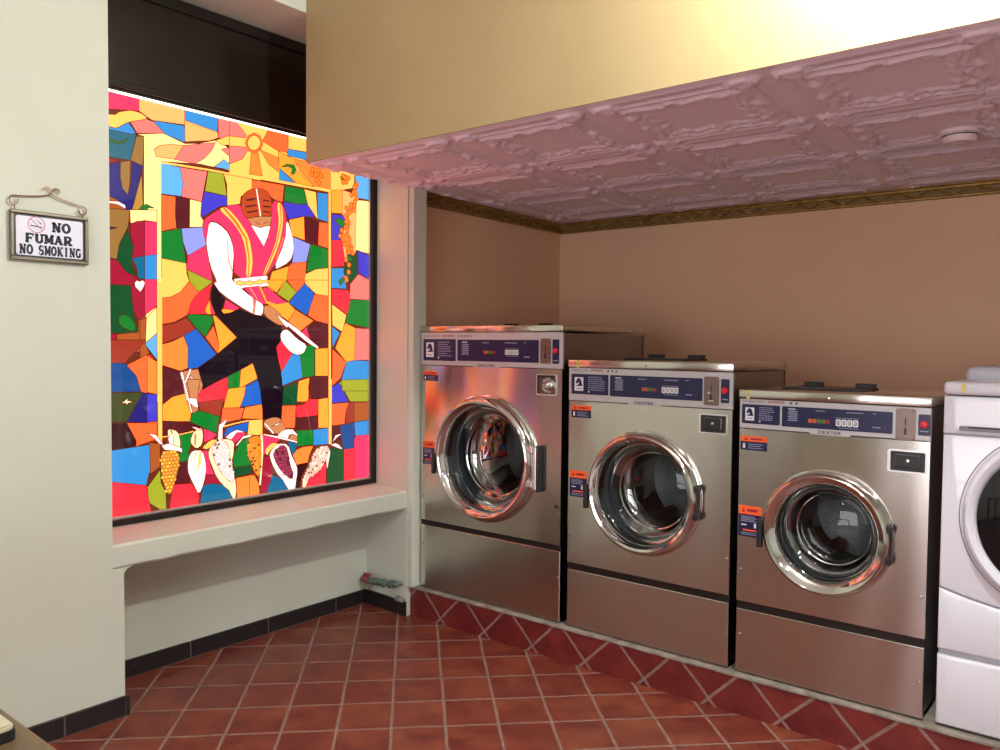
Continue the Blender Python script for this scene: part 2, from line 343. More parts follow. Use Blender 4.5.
[0,22,2599,836,2618,863,2641,873,2677,872,2693,862,2694,840,2684,814,2657,771,2624,744,2569,720,2542,708,2530,702,2532,713,2550,744,2564,772,2584,810],
]
KERN = [[(250,190,50),[1797,918,1807,930,1826,932,1862,925,1878,911,1879,881,1876,855,1865,817,1857,789,1847,755,1838,742,1826,742,1817,754,1807,784,1801,808,1795,840,1793,865,1793,900]],[(235,235,235),[2042,932,2062,949,2080,952,2105,943,2118,921,2124,876,2133,840,2147,792,2149,769,2139,755,2124,760,2097,786,2077,811,2055,851,2043,879,2037,912]],[(245,150,30),[2222,939,2231,950,2246,956,2276,957,2289,935,2292,878,2292,835,2285,782,2278,765,2266,773,2254,792,2237,831,2227,857,2219,883,2216,902,2218,925]],[(190,60,90),[2370,879,2401,898,2420,899,2436,885,2445,863,2453,823,2461,794,2472,763,2475,744,2470,729,2454,734,2418,763,2396,787,2376,819,2366,841,2359,863]],[(245,215,215),[2599,836,2618,863,2641,873,2677,872,2693,862,2694,840,2684,814,2657,771,2624,744,2569,720,2542,708,2530,702,2532,713,2550,744,2564,772,2584,810]]]
BERRY = [(2593,2250),(2630,2254),(2645,2229),(2618,2205),(2633,2192),(2612,2228),(2587,2229),(2787,2251),(2800,2244),(2822,2247),(2787,2220),(2807,2224),(2879,2223),(2872,2212),(2862,2207),(2864,2187),(2858,2179),(2868,2183),(2874,2166),(2843,2162),(2878,2150),(2866,2133),(2863,2123),(2839,2113),(2838,2101),(2862,2109),(2809,2091),(2857,2085),(2830,2075),(2818,2063),(2803,2049),(2813,2036),(2815,2027),(2823,2018),(2808,2021),(2817,2000),(2818,1997),(2805,1993),(2812,1979),(2778,1974),(2815,1954),(2768,1944),(2791,1948),(2787,1928),(2828,1936),(2816,1925),(2827,1913),(2842,1895),(2823,1883),(2816,1889),(2839,1883),(2818,1866),(2850,1864),(2796,1906),(2823,1867),(2805,1825),(2826,1801),(2824,1764),(2807,1732),(2810,1722)]
# ------------------------------------------------------------------ helpers
def lin(c):
    f = lambda v: v/12.92 if v <= .04045 else ((v+.055)/1.055)**2.4
    return tuple(f(v/255) for v in c) + (1,)
def mat(name, col, rough=.5, metal=0, **kw):
    m = bpy.data.materials.new(name); m.use_nodes = True
    b = m.node_tree.nodes['Principled BSDF']
    b.inputs['Base Color'].default_value = col if len(col) == 4 else tuple(col)+(1,)
    b.inputs['Roughness'].default_value = rough; b.inputs['Metallic'].default_value = metal
    for k, v in kw.items(): b.inputs[k.replace('_', ' ')].default_value = v
    return m
def N(m, t, **kw):
    n = m.node_tree.nodes.new(t)
    for k, v in kw.items(): setattr(n, k, v)
    return n
def L(m, a, b): m.node_tree.links.new(a, b)
def val(m, op, a, b=None, c=None, clamp=False):
    n = N(m, 'ShaderNodeMath', operation=op, use_clamp=clamp)
    for i, v in enumerate((a, b, c)):
        if v is None: continue
        if isinstance(v, (int, float)): n.inputs[i].default_value = v
        else: L(m, v, n.inputs[i])
    return n.outputs[0]
def bsdf(m): return m.node_tree.nodes['Principled BSDF']
def mixc(m, fac, a, b):
    n = N(m, 'ShaderNodeMix', data_type='RGBA')
    for i, v in ((0, fac), (6, a), (7, b)):
        if isinstance(v, (int, float)): n.inputs[i].default_value = v
        elif isinstance(v, tuple): n.inputs[i].default_value = v
        else: L(m, v, n.inputs[i])
    return n.outputs[2]
def noise(m, scale, detail=3, vec=None, rough=.5, dist=0):
    n = N(m, 'ShaderNodeTexNoise'); n.inputs['Scale'].default_value = scale; n.inputs['Detail'].default_value = detail
    n.inputs['Roughness'].default_value = rough; n.inputs['Distortion'].default_value = dist
    if vec is None: vec = N(m, 'ShaderNodeNewGeometry').outputs['Position']
    L(m, vec, n.inputs['Vector']); return n.outputs['Fac']
def ramp(m, fac, p0, p1):
    n = N(m, 'ShaderNodeMapRange'); L(m, fac, n.inputs[0]); n.inputs[1].default_value = p0; n.inputs[2].default_value = p1
    return n.outputs[0]
def bump(m, h, strength, dist=.01):
    n = N(m, 'ShaderNodeBump'); n.inputs['Strength'].default_value = strength; n.inputs['Distance'].default_value = dist
    L(m, h, n.inputs['Height']); L(m, n.outputs[0], bsdf(m).inputs['Normal'])

def obj(name, bm, m, parent=None, smooth=False, loc=None):
    me = bpy.data.meshes.new(name)
    if smooth:
        for f in bm.faces: f.smooth = True
    bm.normal_update(); bm.to_mesh(me); bm.free()
    for x in (m if isinstance(m, (list, tuple)) else [m]): me.materials.append(x)
    o = bpy.data.objects.new(name, me); COL.objects.link(o)
    if parent is not None: o.parent = parent
    if loc is not None: o.location = loc
    if smooth:
        try: me.set_sharp_from_angle(angle=math.radians(38))
        except Exception: pass
    return o
def thing(name, label, cat, loc=(0, 0, 0), rotz=0, group=None):
    o = bpy.data.objects.new(name, None); COL.objects.link(o); o.empty_display_size = .05
    o.location = loc; o.rotation_euler = (0, 0, rotz); o['label'] = label; o['category'] = cat
    if group: o['group'] = group
    return o
def tag(o, label, cat, group=None):
    o['label'] = label; o['category'] = cat
    if group: o['group'] = group
    return o
def struct(name, bm, m, **kw):
    o = obj(name, bm, m, **kw); o['kind'] = 'structure'; return o
def bx(bm, x0, x1, y0, y1, z0, z1, bev=0, seg=2, mi=0):
    r = bmesh.ops.create_cube(bm, size=1)
    for v in r['verts']:
        v.co = Vector((x0+(v.co.x+.5)*(x1-x0), y0+(v.co.y+.5)*(y1-y0), z0+(v.co.z+.5)*(z1-z0)))
    fs = set(f for v in r['verts'] for f in v.link_faces)
    for f in fs: f.material_index = mi
    if bev:
        es = list(set(e for v in r['verts'] for e in v.link_edges))
        rr = bmesh.ops.bevel(bm, geom=es, offset=bev, segments=seg, profile=.5, affect='EDGES')
        for f in rr['faces']: f.material_index = mi
    return bm
def box(*a, **k):
    bm = bmesh.new(); bx(bm, *a, **k); return bm
def prism(bm, pts, y0, y1, mi=0):
    """polygon in XZ extruded along Y"""
    a = [bm.verts.new((p[0], y0, p[1])) for p in pts]; b = [bm.verts.new((p[0], y1, p[1])) for p in pts]
    n = len(pts)
    fs = [bm.faces.new(a), bm.faces.new(b[::-1])] + [bm.faces.new((a[i], b[i], b[(i+1) % n], a[(i+1) % n])) for i in range(n)]
    for f in fs: f.material_index = mi
    bmesh.ops.recalc_face_normals(bm, faces=fs)
def prismz(bm, pts, z0, z1):
    a = [bm.verts.new((p[0], p[1], z0)) for p in pts]; b = [bm.verts.new((p[0], p[1], z1)) for p in pts]
    n = len(pts)
    fs = [bm.faces.new(a[::-1]), bm.faces.new(b)] + [bm.faces.new((a[(i+1) % n], b[(i+1) % n], b[i], a[i])) for i in range(n)]
    bmesh.ops.recalc_face_normals(bm, faces=fs)
def lathe_y(bm, prof, cx, cy, cz, n=64, a0=0, a1=2*PI, mi=0, close=False):
    """profile [(r, out)] revolved about the Y axis, 'out' measured toward -Y"""
    full = abs(a1-a0-2*PI) < 1e-6
    k = n if full else n+1
    rings = []
    for i in range(k):
        a = a0+(a1-a0)*i/n
        rings.append([bm.verts.new((cx+r*math.cos(a), cy-o, cz+r*math.sin(a))) for r, o in prof])
    for i in range(n):
        A, B = rings[i], rings[(i+1) % k]
        for j in range(len(prof)-1 if not close else len(prof)):
            j2 = (j+1) % len(prof)
            vs = [A[j], A[j2], B[j2], B[j]]
            try:
                f = bm.faces.new(vs); f.material_index = mi
            except Exception: pass
    return bm
def tube(bm, pts, r, n=8, cap=True, mi=0):
    pts = [Vector(p) for p in pts]; rings = []
    up = Vector((0, 0, 1))
    for i, p in enumerate(pts):
        d = (pts[min(i+1, len(pts)-1)]-pts[max(i-1, 0)]).normalized()
        a = d.cross(up)
        if a.length < 1e-3: a = d.cross(Vector((1, 0, 0)))
        a.normalize(); b = d.cross(a)
        rr = r[i] if isinstance(r, (list, tuple)) else r
        rings.append([bm.verts.new(p+(a*math.cos(2*PI*k/n)+b*math.sin(2*PI*k/n))*rr) for k in range(n)])
    for i in range(len(rings)-1):
        for k in range(n):
            f = bm.faces.new((rings[i][k], rings[i][(k+1) % n], rings[i+1][(k+1) % n], rings[i+1][k])); f.material_index = mi
    if cap: bm.faces.new(rings[0][::-1]).material_index = mi; bm.faces.new(rings[-1]).material_index = mi
    return bm
def rrect(x0, x1, z0, z1, r, n=5):
    P = []
    for cx, cz, a in ((x1-r, z0+r, -PI/2), (x1-r, z1-r, 0), (x0+r, z1-r, PI/2), (x0+r, z0+r, PI)):
        for i in range(n+1):
            t = a+PI/2*i/n; P.append((cx+r*math.cos(t), cz+r*math.sin(t)))
    return P
def text_bm(bm, body, x, z, h, y, w=None, bold=0., shear=0., mi=0, depth=.0006):
    cu = bpy.data.curves.new('t', 'FONT'); cu.body = body; cu.size = 1; cu.offset = bold; cu.shear = shear
    o = bpy.data.objects.new('t', cu); COL.objects.link(o)
    dg = bpy.context.evaluated_depsgraph_get(); dg.update()
    me = bpy.data.meshes.new_from_object(o.evaluated_get(dg))
    xs = [v.co.x for v in me.vertices]; ys = [v.co.y for v in me.vertices]
    if xs:
        x0, x1, y0, y1 = min(xs), max(xs), min(ys), max(ys)
        sy = h/(y1-y0); sx = sy if w is None else w/(x1-x0)
        vs = [bm.verts.new((x+(v.co.x-x0)*sx, y, z+(v.co.y-y0)*sy)) for v in me.vertices]
        for p in me.polygons:
            try: bm.faces.new([vs[i] for i in p.vertices]).material_index = mi
            except Exception: pass
    bpy.data.objects.remove(o); bpy.data.curves.remove(cu); bpy.data.meshes.remove(me)

# ------------------------------------------------------------------ materials
def paint(name, c1, c2, scale=1.2, rough=.55, b=.12):
    m = mat(name, lin(c1), rough)
    L(m, mixc(m, ramp(m, noise(m, scale, 4), .35, .65), lin(c1), lin(c2)), bsdf(m).inputs['Base Color'])
    bump(m, noise(m, 35, 4), b, .004); return m
M = {}
M['wall'] = paint('cream_paint', (212, 218, 208), (204, 211, 200))
M['niche'] = paint('niche_paint', (212, 215, 204), (206, 208, 196))
M['beam'] = paint('ochre_cream_paint', (180, 157, 116), (170, 146, 106))
M['alcove'] = paint('alcove_bounce_tint', (232, 192, 158), (226, 180, 146), .8)  # cream wall with red bounce light from floor and window put into its colour
M['white_paint'] = paint('white_ceiling_paint', (225, 225, 218), (222, 220, 214))
M['tin'] = mat('tin_ceiling_paint', lin((250, 230, 246)), .42)
M['concrete'] = paint('rough_concrete', (150, 140, 130), (120, 108, 100), 18, .85, .5)
M['black_panel'] = mat('black_panel', (.012, .009, .008), .22); bump(M['black_panel'], noise(M['black_panel'], 6, 3), .05)
M['frame'] = mat('dark_bronze', (.018, .012, .012), .35, .3)
M['alu'] = mat('silver_edge', (.75, .73, .72), .3, .9)
M['black'] = mat('black_plastic', (.012, .012, .014), .4)
M['chrome'] = mat('chrome', (.62, .60, .58), .09, 1)
M['greyplastic'] = mat('grey_gasket', (.060, .066, .076), .45)
M['navy'] = mat('navy_label', lin((18, 21, 68)), .3)
M['ltgrey'] = mat('light_grey_panel', lin((190, 186, 190)), .35, .2)
M['whitetxt'] = mat('white_print', (.75, .75, .8), .5)
M['greytxt'] = mat('grey_print', (.28, .29, .42), .5)
M['darktxt'] = mat('dark_print', (.05, .05, .06), .5)
M['orange'] = mat('orange_sticker', lin((240, 92, 35)), .5)
M['redtxt'] = mat('red_print', lin((150, 25, 40)), .5)
M['redbtn'] = mat('red_button', lin((225, 35, 50)), .3)
M['yellow'] = mat('yellow_sticker', lin((225, 220, 50)), .5)
M['cap'] = None
def steel(name, col, rough, an=.0):
    m = mat(name, col, rough, 1)
    tc = N(m, 'ShaderNodeTexCoord'); mp = N(m, 'ShaderNodeMapping'); mp.inputs['Scale'].default_value = (2, 2, 260)
    L(m, tc.outputs['Object'], mp.inputs['Vector'])
    n1 = noise(m, 1.5, 3, mp.outputs[0])
    mp2 = N(m, 'ShaderNodeMapping'); mp2.inputs['Scale'].default_value = (3.2, 3.2, .9); L(m, tc.outputs['Object'], mp2.inputs['Vector'])
    n2 = noise(m, 1.0, 1, mp2.outputs[0])
    b1 = N(m, 'ShaderNodeBump'); b1.inputs['Strength'].default_value = .6; b1.inputs['Distance'].default_value = .02; L(m, n2, b1.inputs['Height'])
    b2 = N(m, 'ShaderNodeBump'); b2.inputs['Strength'].default_value = .10; b2.inputs['Distance'].default_value = .001
    L(m, n1, b2.inputs['Height']); L(m, b1.outputs[0], b2.inputs['Normal']); L(m, b2.outputs[0], bsdf(m).inputs['Normal'])
    bsdf(m).inputs['Anisotropic'].default_value = an; bsdf(m).inputs['Anisotropic Rotation'].default_value = .25
    t = N(m, 'ShaderNodeTangent', direction_type='RADIAL', axis='Z'); L(m, t.outputs[0], bsdf(m).inputs['Tangent'])
    return m
M['steel'] = steel('brushed_steel', (.60, .57, .52), .19, .85)
M['steel_side'] = steel('steel_side_panel', (.30, .28, .26), .34, .4)
M['drum'] = mat('drum_steel', (.15, .15, .15), .38, 1)
def dr():
    m = M['drum']; v = N(m, 'ShaderNodeTexVoronoi'); v.inputs['Scale'].default_value = 85
    tc = N(m, 'ShaderNodeTexCoord'); L(m, tc.outputs['Object'], v.inputs['Vector'])
    f = ramp(m, v.outputs['Distance'], .22, .30)
    L(m, mixc(m, f, (.07, .07, .07, 1), (.15, .15, .15, 1)), bsdf(m).inputs['Base Color'])
dr()
def glass(name, tint, spec=.9, mn=.06):
    m = bpy.data.materials.new(name); m.use_nodes = True; nt = m.node_tree; nt.nodes.clear()
    o = N(m, 'ShaderNodeOutputMaterial'); mx = N(m, 'ShaderNodeMixShader'); t = N(m, 'ShaderNodeBsdfTransparent'); g = N(m, 'ShaderNodeBsdfGlossy')
    t.inputs[0].default_value = tint; g.inputs['Roughness'].default_value = .03; g.inputs['Color'].default_value = (spec, spec, spec, 1)
    fr = N(m, 'ShaderNodeFresnel'); fr.inputs[0].default_value = 1.42
    f = val(m, 'ADD', val(m, 'MULTIPLY', fr.outputs[0], .6), mn, clamp=True)
    L(m, f, mx.inputs[0]); L(m, t.outputs[0], mx.inputs[1]); L(m, g.outputs[0], mx.inputs[2]); L(m, mx.outputs[0], o.inputs[0])
    return m
M['glass'] = glass('door_glass', (.50, .53, .54, 1), .8, .015)
M['darkglass'] = mat('smoked_door_glass', (.006, .006, .007), .05)
M['enamel'] = mat('white_enamel', lin((222, 220, 232)), .18, 0, Coat_Weight=.5)
M['enamel_grey'] = mat('grey_white_plastic', lin((190, 190, 200)), .35)

# floor: rust red tiles laid diagonally, pink-grey grout
def tiles(name, ucoef, vcoef, pu, pv, u0, v0, base=((134, 62, 47), (104, 41, 35), (158, 88, 55)), gw=.0065):
    m = mat(name, (.3, .08, .05), .35)
    g = N(m, 'ShaderNodeNewGeometry'); sp = N(m, 'ShaderNodeSeparateXYZ'); L(m, g.outputs['Position'], sp.inputs[0])
    def comb(c):
        r = None
        for k, ax in zip(c, 'XYZ'):
            if k: 
                t = val(m, 'MULTIPLY', sp.outputs[ax], k); r = t if r is None else val(m, 'ADD', r, t)
        return r
    u = val(m, 'DIVIDE', val(m, 'SUBTRACT', comb(ucoef), u0), pu); v = val(m, 'DIVIDE', val(m, 'SUBTRACT', comb(vcoef), v0), pv)
    wob = val(m, 'MULTIPLY', val(m, 'SUBTRACT', noise(m, 7, 2), .5), .035)
    u = val(m, 'ADD', u, wob); v = val(m, 'ADD', v, wob)
    fu = val(m, 'FRACT', u); fv = val(m, 'FRACT', v)
    du = val(m, 'MULTIPLY', val(m, 'MINIMUM', fu, val(m, 'SUBTRACT', 1, fu)), pu); dv = val(m, 'MULTIPLY', val(m, 'MINIMUM', fv, val(m, 'SUBTRACT', 1, fv)), pv)
    d = val(m, 'MINIMUM', du, dv)
    gr = ramp(m, d, gw, gw+.003)            # 0 in grout
    c = N(m, 'ShaderNodeCombineXYZ'); L(m, val(m, 'FLOOR', u), c.inputs[0]); L(m, val(m, 'FLOOR', v), c.inputs[1])
    wn = N(m, 'ShaderNodeTexWhiteNoise'); L(m, c.outputs[0], wn.inputs['Vector'])
    off = N(m, 'ShaderNodeVectorMath', operation='ADD'); L(m, g.outputs['Position'], off.inputs[0]); L(m, wn.outputs['Color'], off.inputs[1])
    n1 = noise(m, 9, 5, off.outputs[0], .62); n2 = noise(m, 4.5, 3, off.outputs[0])
    tc = mixc(m, ramp(m, n1, .35, .62), lin(base[1]), lin(base[0]))
    tc = mixc(m, val(m, 'MULTIPLY', ramp(m, n2, .5, .75), .55), tc, lin(base[2]))
    tc = mixc(m, val(m, 'MULTIPLY', wn.outputs['Value'], .35), tc, lin(base[1]))
    gc = mixc(m, ramp(m, noise(m, 30, 3), .3, .7), lin((150, 118, 108)), lin((128, 98, 90)))
    L(m, mixc(m, gr, gc, tc), bsdf(m).inputs['Base Color'])
    L(m, mixc(m, gr, (.8, .8, .8, 1), mixc(m, n1, (.3, .3, .3, 1), (.5, .5, .5, 1))), bsdf(m).inputs['Roughness'])
    bump(m, val(m, 'ADD', val(m, 'MULTIPLY', gr, .7), val(m, 'MULTIPLY', n1, .18)), .5, .003)
    return m
M['floor'] = tiles('floor_tiles', (1, 1, 0), (1, -1, 0), .2775, .305, .172, -4.181)
M['curb'] = tiles('curb_tiles', (1, 0, 1), (1, 0, -1), .285, .285, -2.735, -2.795, ((124, 42, 38), (98, 29, 31), (140, 58, 44)))
# black baseboard tiles
def bbm():
    m = mat('black_baseboard_tile', (.02, .017, .018), .3)
    g = N(m, 'ShaderNodeNewGeometry'); n = ramp(m, noise(m, 14, 5, rough=.7), .62, .8)
    L(m, mixc(m, val(m, 'MULTIPLY', n, .35), (.02, .017, .018, 1), (.25, .24, .24, 1)), bsdf(m).inputs['Base Color'])
    return m
M['base'] = bbm(); M['grout'] = mat('grout', lin((120, 100, 98)), .85)
M['gold'] = mat('antique_gold', lin((128, 98, 45)), .42, .75)
def gl():
    m = M['gold']; L(m, mixc(m, ramp(m, noise(m, 25, 2), .35, .65), lin((186, 152, 88)), lin((150, 118, 62))), bsdf(m).inputs['Base Color'])
gl()

# ------------------------------------------------------------------ room shell
XC, XN, YC, YR = -2.98, -3.31, 1.43, 2.956      # column face, niche back, column corner, reveal
ZS0, ZS1, ZL, ZB, ZR = .556, .645, 2.845, 2.19, 3.05
XE, YS = 2.6, -2.6
struct('floor', box(-3.6, XE+.1, YS-.1, 2.98, -.06, 0), M['floor'])
struct('ceiling', box(-3.6, XE+.1, YS-.1, 2.35, ZR, ZR+.06), M['white_paint'])
bm = bmesh.new()
bx(bm, -3.6, XC, YS-.1, YC, 0, ZR)                               # column and near wall
bx(bm, -3.6, XC, YC, YC+.042, 0, ZS0+.0)                          # lower jamb
bx(bm, -3.6, XN, YC, 3.02, 0, ZR)                                # niche back
bx(bm, XN, XC, YC, 3.02, ZL, ZR)                                 # lintel
# sill with slightly wavy plaster front edge
prev = None
rows = []
random.seed(5)
for i in range(25):
    y = YC+(3.0-YC)*i/24
    w1 = random.uniform(-.0025, .0025); w2 = random.uniform(-.003, .003)
    P = [(XN, ZS0), (XC-.006, ZS0+w1), (XC+w2*.3, ZS0+.008+w1), (XC+w2*.3, ZS1-.008), (XC-.008, ZS1+w2*.3), (XN, ZS1)]
    rows.append([bm.verts.new((a, y, b)) for a, b in P])
for i in range(24):
    for j in range(6):
        bm.faces.new((rows[i][j], rows[i][(j+1) % 6], rows[i+1][(j+1) % 6], rows[i+1][j]))
# rounded plaster corner under the sill beside the column
P = [(YC+.04, ZS0), (YC+.075, ZS0)]+[(YC+.04+.035*(1-math.sin(t*PI/12)), ZS0-.035*(1-math.cos(t*PI/12))) for t in range(0, 7)]
a = [bm.verts.new((XN, p[0], p[1])) for p in P]; b = [bm.verts.new((XC-.002, p[0], p[1])) for p in P]
for i in range(len(P)): bm.faces.new((a[i], a[(i+1) % len(P)], b[(i+1) % len(P)], b[i]))
bm.faces.new(a); bm.faces.new(b[::-1])
prismz(bm, [(-3.6, YR), (XN, YR), (XC, 2.934), (XC, 3.03), (-3.6, 3.03)], 0, ZS0+.03)      # pier below the sill
prismz(bm, [(-3.6, 3.005), (XN, 3.005), (XC, 2.932), (XC, 3.03), (-3.6, 3.03)], ZS0+.03, ZR)   # splayed reveal above
prismz(bm, [(-3.7, 3.03), (-3.05, 3.03), (-3.055, 3.1), (-3.127, 4.477), (-3.7, 4.477)], 0, ZR)
bmesh.ops.recalc_face_normals(bm, faces=bm.faces)
struct('wall_left', bm, M['niche'])
bm = bmesh.new()
bx(bm, -2.979, -2.943, 2.938, 3.032, .154, ZB, bev=.004)
struct('trim_3', bm, M['niche'])
struct('wall_back', box(-3.7, XE+.1, 4.477, 4.56, 0, ZR), M['alcove'])
struct('wall_right', box(XE, XE+.1, YS-.1, 4.477, 0, ZR), M['wall'])
struct('wall_front', box(-3.6, XE+.1, YS-.2, YS-.1, 0, ZR), M['wall'])
# dropped beam: its front face and lower lip
bm = bmesh.new(); bx(bm, XC, XE, 2.304, 2.36, ZB+.002, ZR); bx(bm, XC, XC+.03, 2.36, 2.956, ZB+.03, ZR)
struct('wall_beam', bm, M['beam'])
# alcove left wall skin, its tan holding the red bounce light
bm = bmesh.new(); prismz(bm, [(-3.056, 3.034), (-3.05, 3.034), (-3.055+.001, 3.1), (-3.126, 4.476), (-3.135, 4.476)], .154, ZB)
struct('wall_left_alcove', bm, M['alcove'])

# pressed tin ceiling of the alcove: embossed height field
def tin_h(x, y):
    k = -.075
    u = (x-(-.93)-k*(y-2.33))/.622; v = (y-2.33)/.622
    fu = u-math.floor(u); fv = v-math.floor(v)
    du = min(fu, 1-fu)*.622; dv = min(fv, 1-fv)*.622
    h = 0
    # flat band along the joints with bead edges
    def bead(d, c, w, a): return a*max(0, 1-((d-c)/w)**2)
    if du < .04: h = .0
    else:
        h += bead(du, .047, .008, .006)
        h += bead(du, .075, .012, .007)
    h2 = bead(dv, .012, .010, .008)+bead(dv, .034, .008, .005)+bead(dv, .06, .014, .009)
    if du > .05: h = max(h, h2)
    # inner panel frame with wavy scrolls
    px = max(0, .311-du*1); 
    a = (fu-.5)*.622; b = (fv-.5)*.622
    e = max(abs(a)/.205, abs(b)/.205)
    ang = math.atan2(b, a)
    wv = .06*math.sin(12*ang)+.03*math.sin(20*ang+1)
    e2 = e+wv
    if e < 1.15:
        h = max(h, .012*math.exp(-((e2-.97)/.07)**2))
        h = max(h, .008*math.exp(-((e2-.80)/.05)**2)*(1+.5*math.sin(30*a/.2)*math.sin(30*b/.2)))
        if e2 < .72: h = max(h, -.004+.003*math.sin(a*55)*math.sin(b*60)*math.exp(-(e/.5)**2))
    # corner ovals
    for sx in (-1, 1):
        for sy in (-1, 1):
            ca = a-sx*.235; cb = b-sy*.262
            r = math.sqrt((ca/.052)**2+(cb/.034)**2)
            if r < 1.2: h = max(h, .014*math.exp(-((r-.8)/.22)**2), .008*(1-r) if r < 1 else 0)
    h = h*1.35+.0012*math.sin(x*170+3*math.sin(y*60))*math.sin(y*150+2*math.sin(x*70))*(1 if e < 1.15 and e > .72 else .1)
    return h
def tin():
    x0, x1, y0, y1 = XC, XE, 2.304, 4.477
    me = bpy.data.meshes.new('ceiling_alcove')
    xs = []; x = x0
    while x < .5: xs.append(x); x += .0105
    while x < x1: xs.append(x); x += .04
    xs.append(x1)
    ny = 216; ys = [y0+(y1-y0)*j/ny for j in range(ny+1)]
    V = [(x, y, ZB-tin_h(x, y)*max(0, min(1, (y-y0)/.05, (y1-.03-y)/.05))) for x in xs for j, y in enumerate(ys)]
    n = ny+1
    Fc = [(i*n+j, (i+1)*n+j, (i+1)*n+j+1, i*n+j+1) for i in range(len(xs)-1) for j in range(ny)]
    # left return up to the masonry and the top so that it is a solid slab
    me.from_pydata(V, [], [f[::-1] for f in Fc]); me.materials.append(M['tin'])
    for p in me.polygons: p.use_smooth = True
    o = bpy.data.objects.new('ceiling_alcove', me); COL.objects.link(o); o['kind'] = 'structure'
tin()
struct('ceiling_backing', box(XC, XE, 2.362, 4.477, ZB+.008, ZB+.03), M['concrete'])
bump(M['tin'], noise(M['tin'], 38, 3, rough=.55), .3, .006)
# closure left of the slab over the alcove wall
bm = box(-3.2, XC, 3.03, 4.477, ZB, ZB+.03); struct('trim_4', bm, M['tin'])

# curb
bm = bmesh.new()
bx(bm, XC, XE, 2.962, 4.477, 0, .144)
struct('floor_curb', bm, M['curb'])
bm = bmesh.new()
n = 90; random.seed(9); ra = []; 
for i in range(n+1):
    x = XC-.01+(XE-XC+.01)*i/n; d = random.uniform(-.003, .003)
    ra.append([bm.verts.new((x, y, z)) for y, z in ((2.957+d, .144), (2.958+d, .151), (2.966+d, .154), (4.477, .154), (4.477, .144))])
for i in range(n):
    for j in range(5): bm.faces.new((ra[i][j], ra[i][(j+1) % 5], ra[i+1][(j+1) % 5], ra[i+1][j]))
bm.faces.new(ra[0]); bm.faces.new(ra[-1][::-1]); bmesh.ops.recalc_face_normals(bm, faces=bm.faces)
struct('floor_curb_top', bm, M['concrete'])

# baseboards: black tiles with grout joints
bm = bmesh.new()
HB, TB = .076, .012
def bb_x(xf, ys):
    for a, b in zip(ys, ys[1:]): bx(bm, xf, xf+TB, a+.003, b-.003, .004, HB, bev=.0015, seg=1)
    bx(bm, xf-.002, xf+TB-.004, ys[0], ys[-1], 0, HB-.002, mi=1)
bb_x(XC, [-2.6, -1.6, -1.0, -.4, .05, .45, .85, 1.251, YC+.042])
bb_x(XN, [YC+.042, 1.52, 1.926, 2.33, 2.742, YR])
ysp = lambda x: YR+(x-XN)*(2.934-YR)/(XC-XN)
for a, b in ((XN+TB+.002, XC-.055), (XC-.049, XC+.001)): prismz(bm, [(a, ysp(a)-TB), (b, ysp(b)-TB), (b, ysp(b)+.001), (a, ysp(a)+.001)], .004, HB)
bm.faces.ensure_lookup_table(); nf = len(bm.faces)
prismz(bm, [(XN, ysp(XN)-TB+.004), (XC-.002, ysp(XC)-TB+.004), (XC-.002, ysp(XC)+.001), (XN, ysp(XN)+.001)], 0, HB-.002)
bm.faces.ensure_lookup_table()
for f in bm.faces[nf:]: f.material_index = 1
bx(bm, XN, XC+TB, YC+.042, YC+.042+TB, .0, HB, bev=.0015, seg=1)
struct('baseboard_left', bm, [M['base'], M['grout']])

# gilded cornice with scroll relief
def cornice(name, p0, p1, nrm, z0=2.122, z1=2.188):
    p0 = Vector(p0); p1 = Vector(p1); d = (p1-p0); Ln = d.length; d.normalize(); nrm = Vector(nrm)
    bm = bmesh.new(); h = z1-z0
    prof = [(0, 0), (.012, 0), (.016, .004), (.016, .010), (.011, .014), (.011, h-.022), (.017, h-.017), (.017, h-.010), (.024, h-.004), (.024, h), (0, h)]
    prof0 = prof
    a = [bm.verts.new((*(p0+nrm*o), z0+z)) for o, z in prof]; b = [bm.verts.new((*(p1+nrm*o), z0+z)) for o, z in prof]
    for i in range(len(prof)): j = (i+1) % len(prof); bm.faces.new((a[i], a[j], b[j], b[i])).material_index = 1 if i == 4 else 0
    bm.faces.new(a); bm.faces.new(b)
    n = int(Ln/.085); st = Ln/n; zc = z0+h*.46
    for i in range(n):
        c = p0+d*st*(i+.5)
        if c.x > .6: continue
        s = 1 if i % 2 else -1
        P = []
        for k in range(13):
            t = k/12*2-1; ang = t*2.6
            P.append((*(c+d*(t*.036+.010*math.sin(ang*2))+nrm*.014), zc+s*.014*math.sin(ang)))
        tube(bm, P, [.002+.0045*math.sin(PI*k/12) for k in range(13)], 5)
        for q in (-.5, .45):
            cc = c+d*(st*q*.9)+nrm*.012
            bmesh.ops.create_icosphere(bm, subdivisions=1, radius=.007, matrix=Matrix.Translation((cc.x, cc.y, zc+s*q*.02)))
    bmesh.ops.recalc_face_normals(bm, faces=bm.faces)
    struct(name, bm, [M['gold'], mat('gilt_ground', lin((128, 104, 66)), .6, .3)])
cornice('trim_1', (-3.05, 3.035), (-3.124, 4.455), (1, .05))
cornice('trim_2', (-3.115, 4.477), (XE, 4.477), (0, -1))

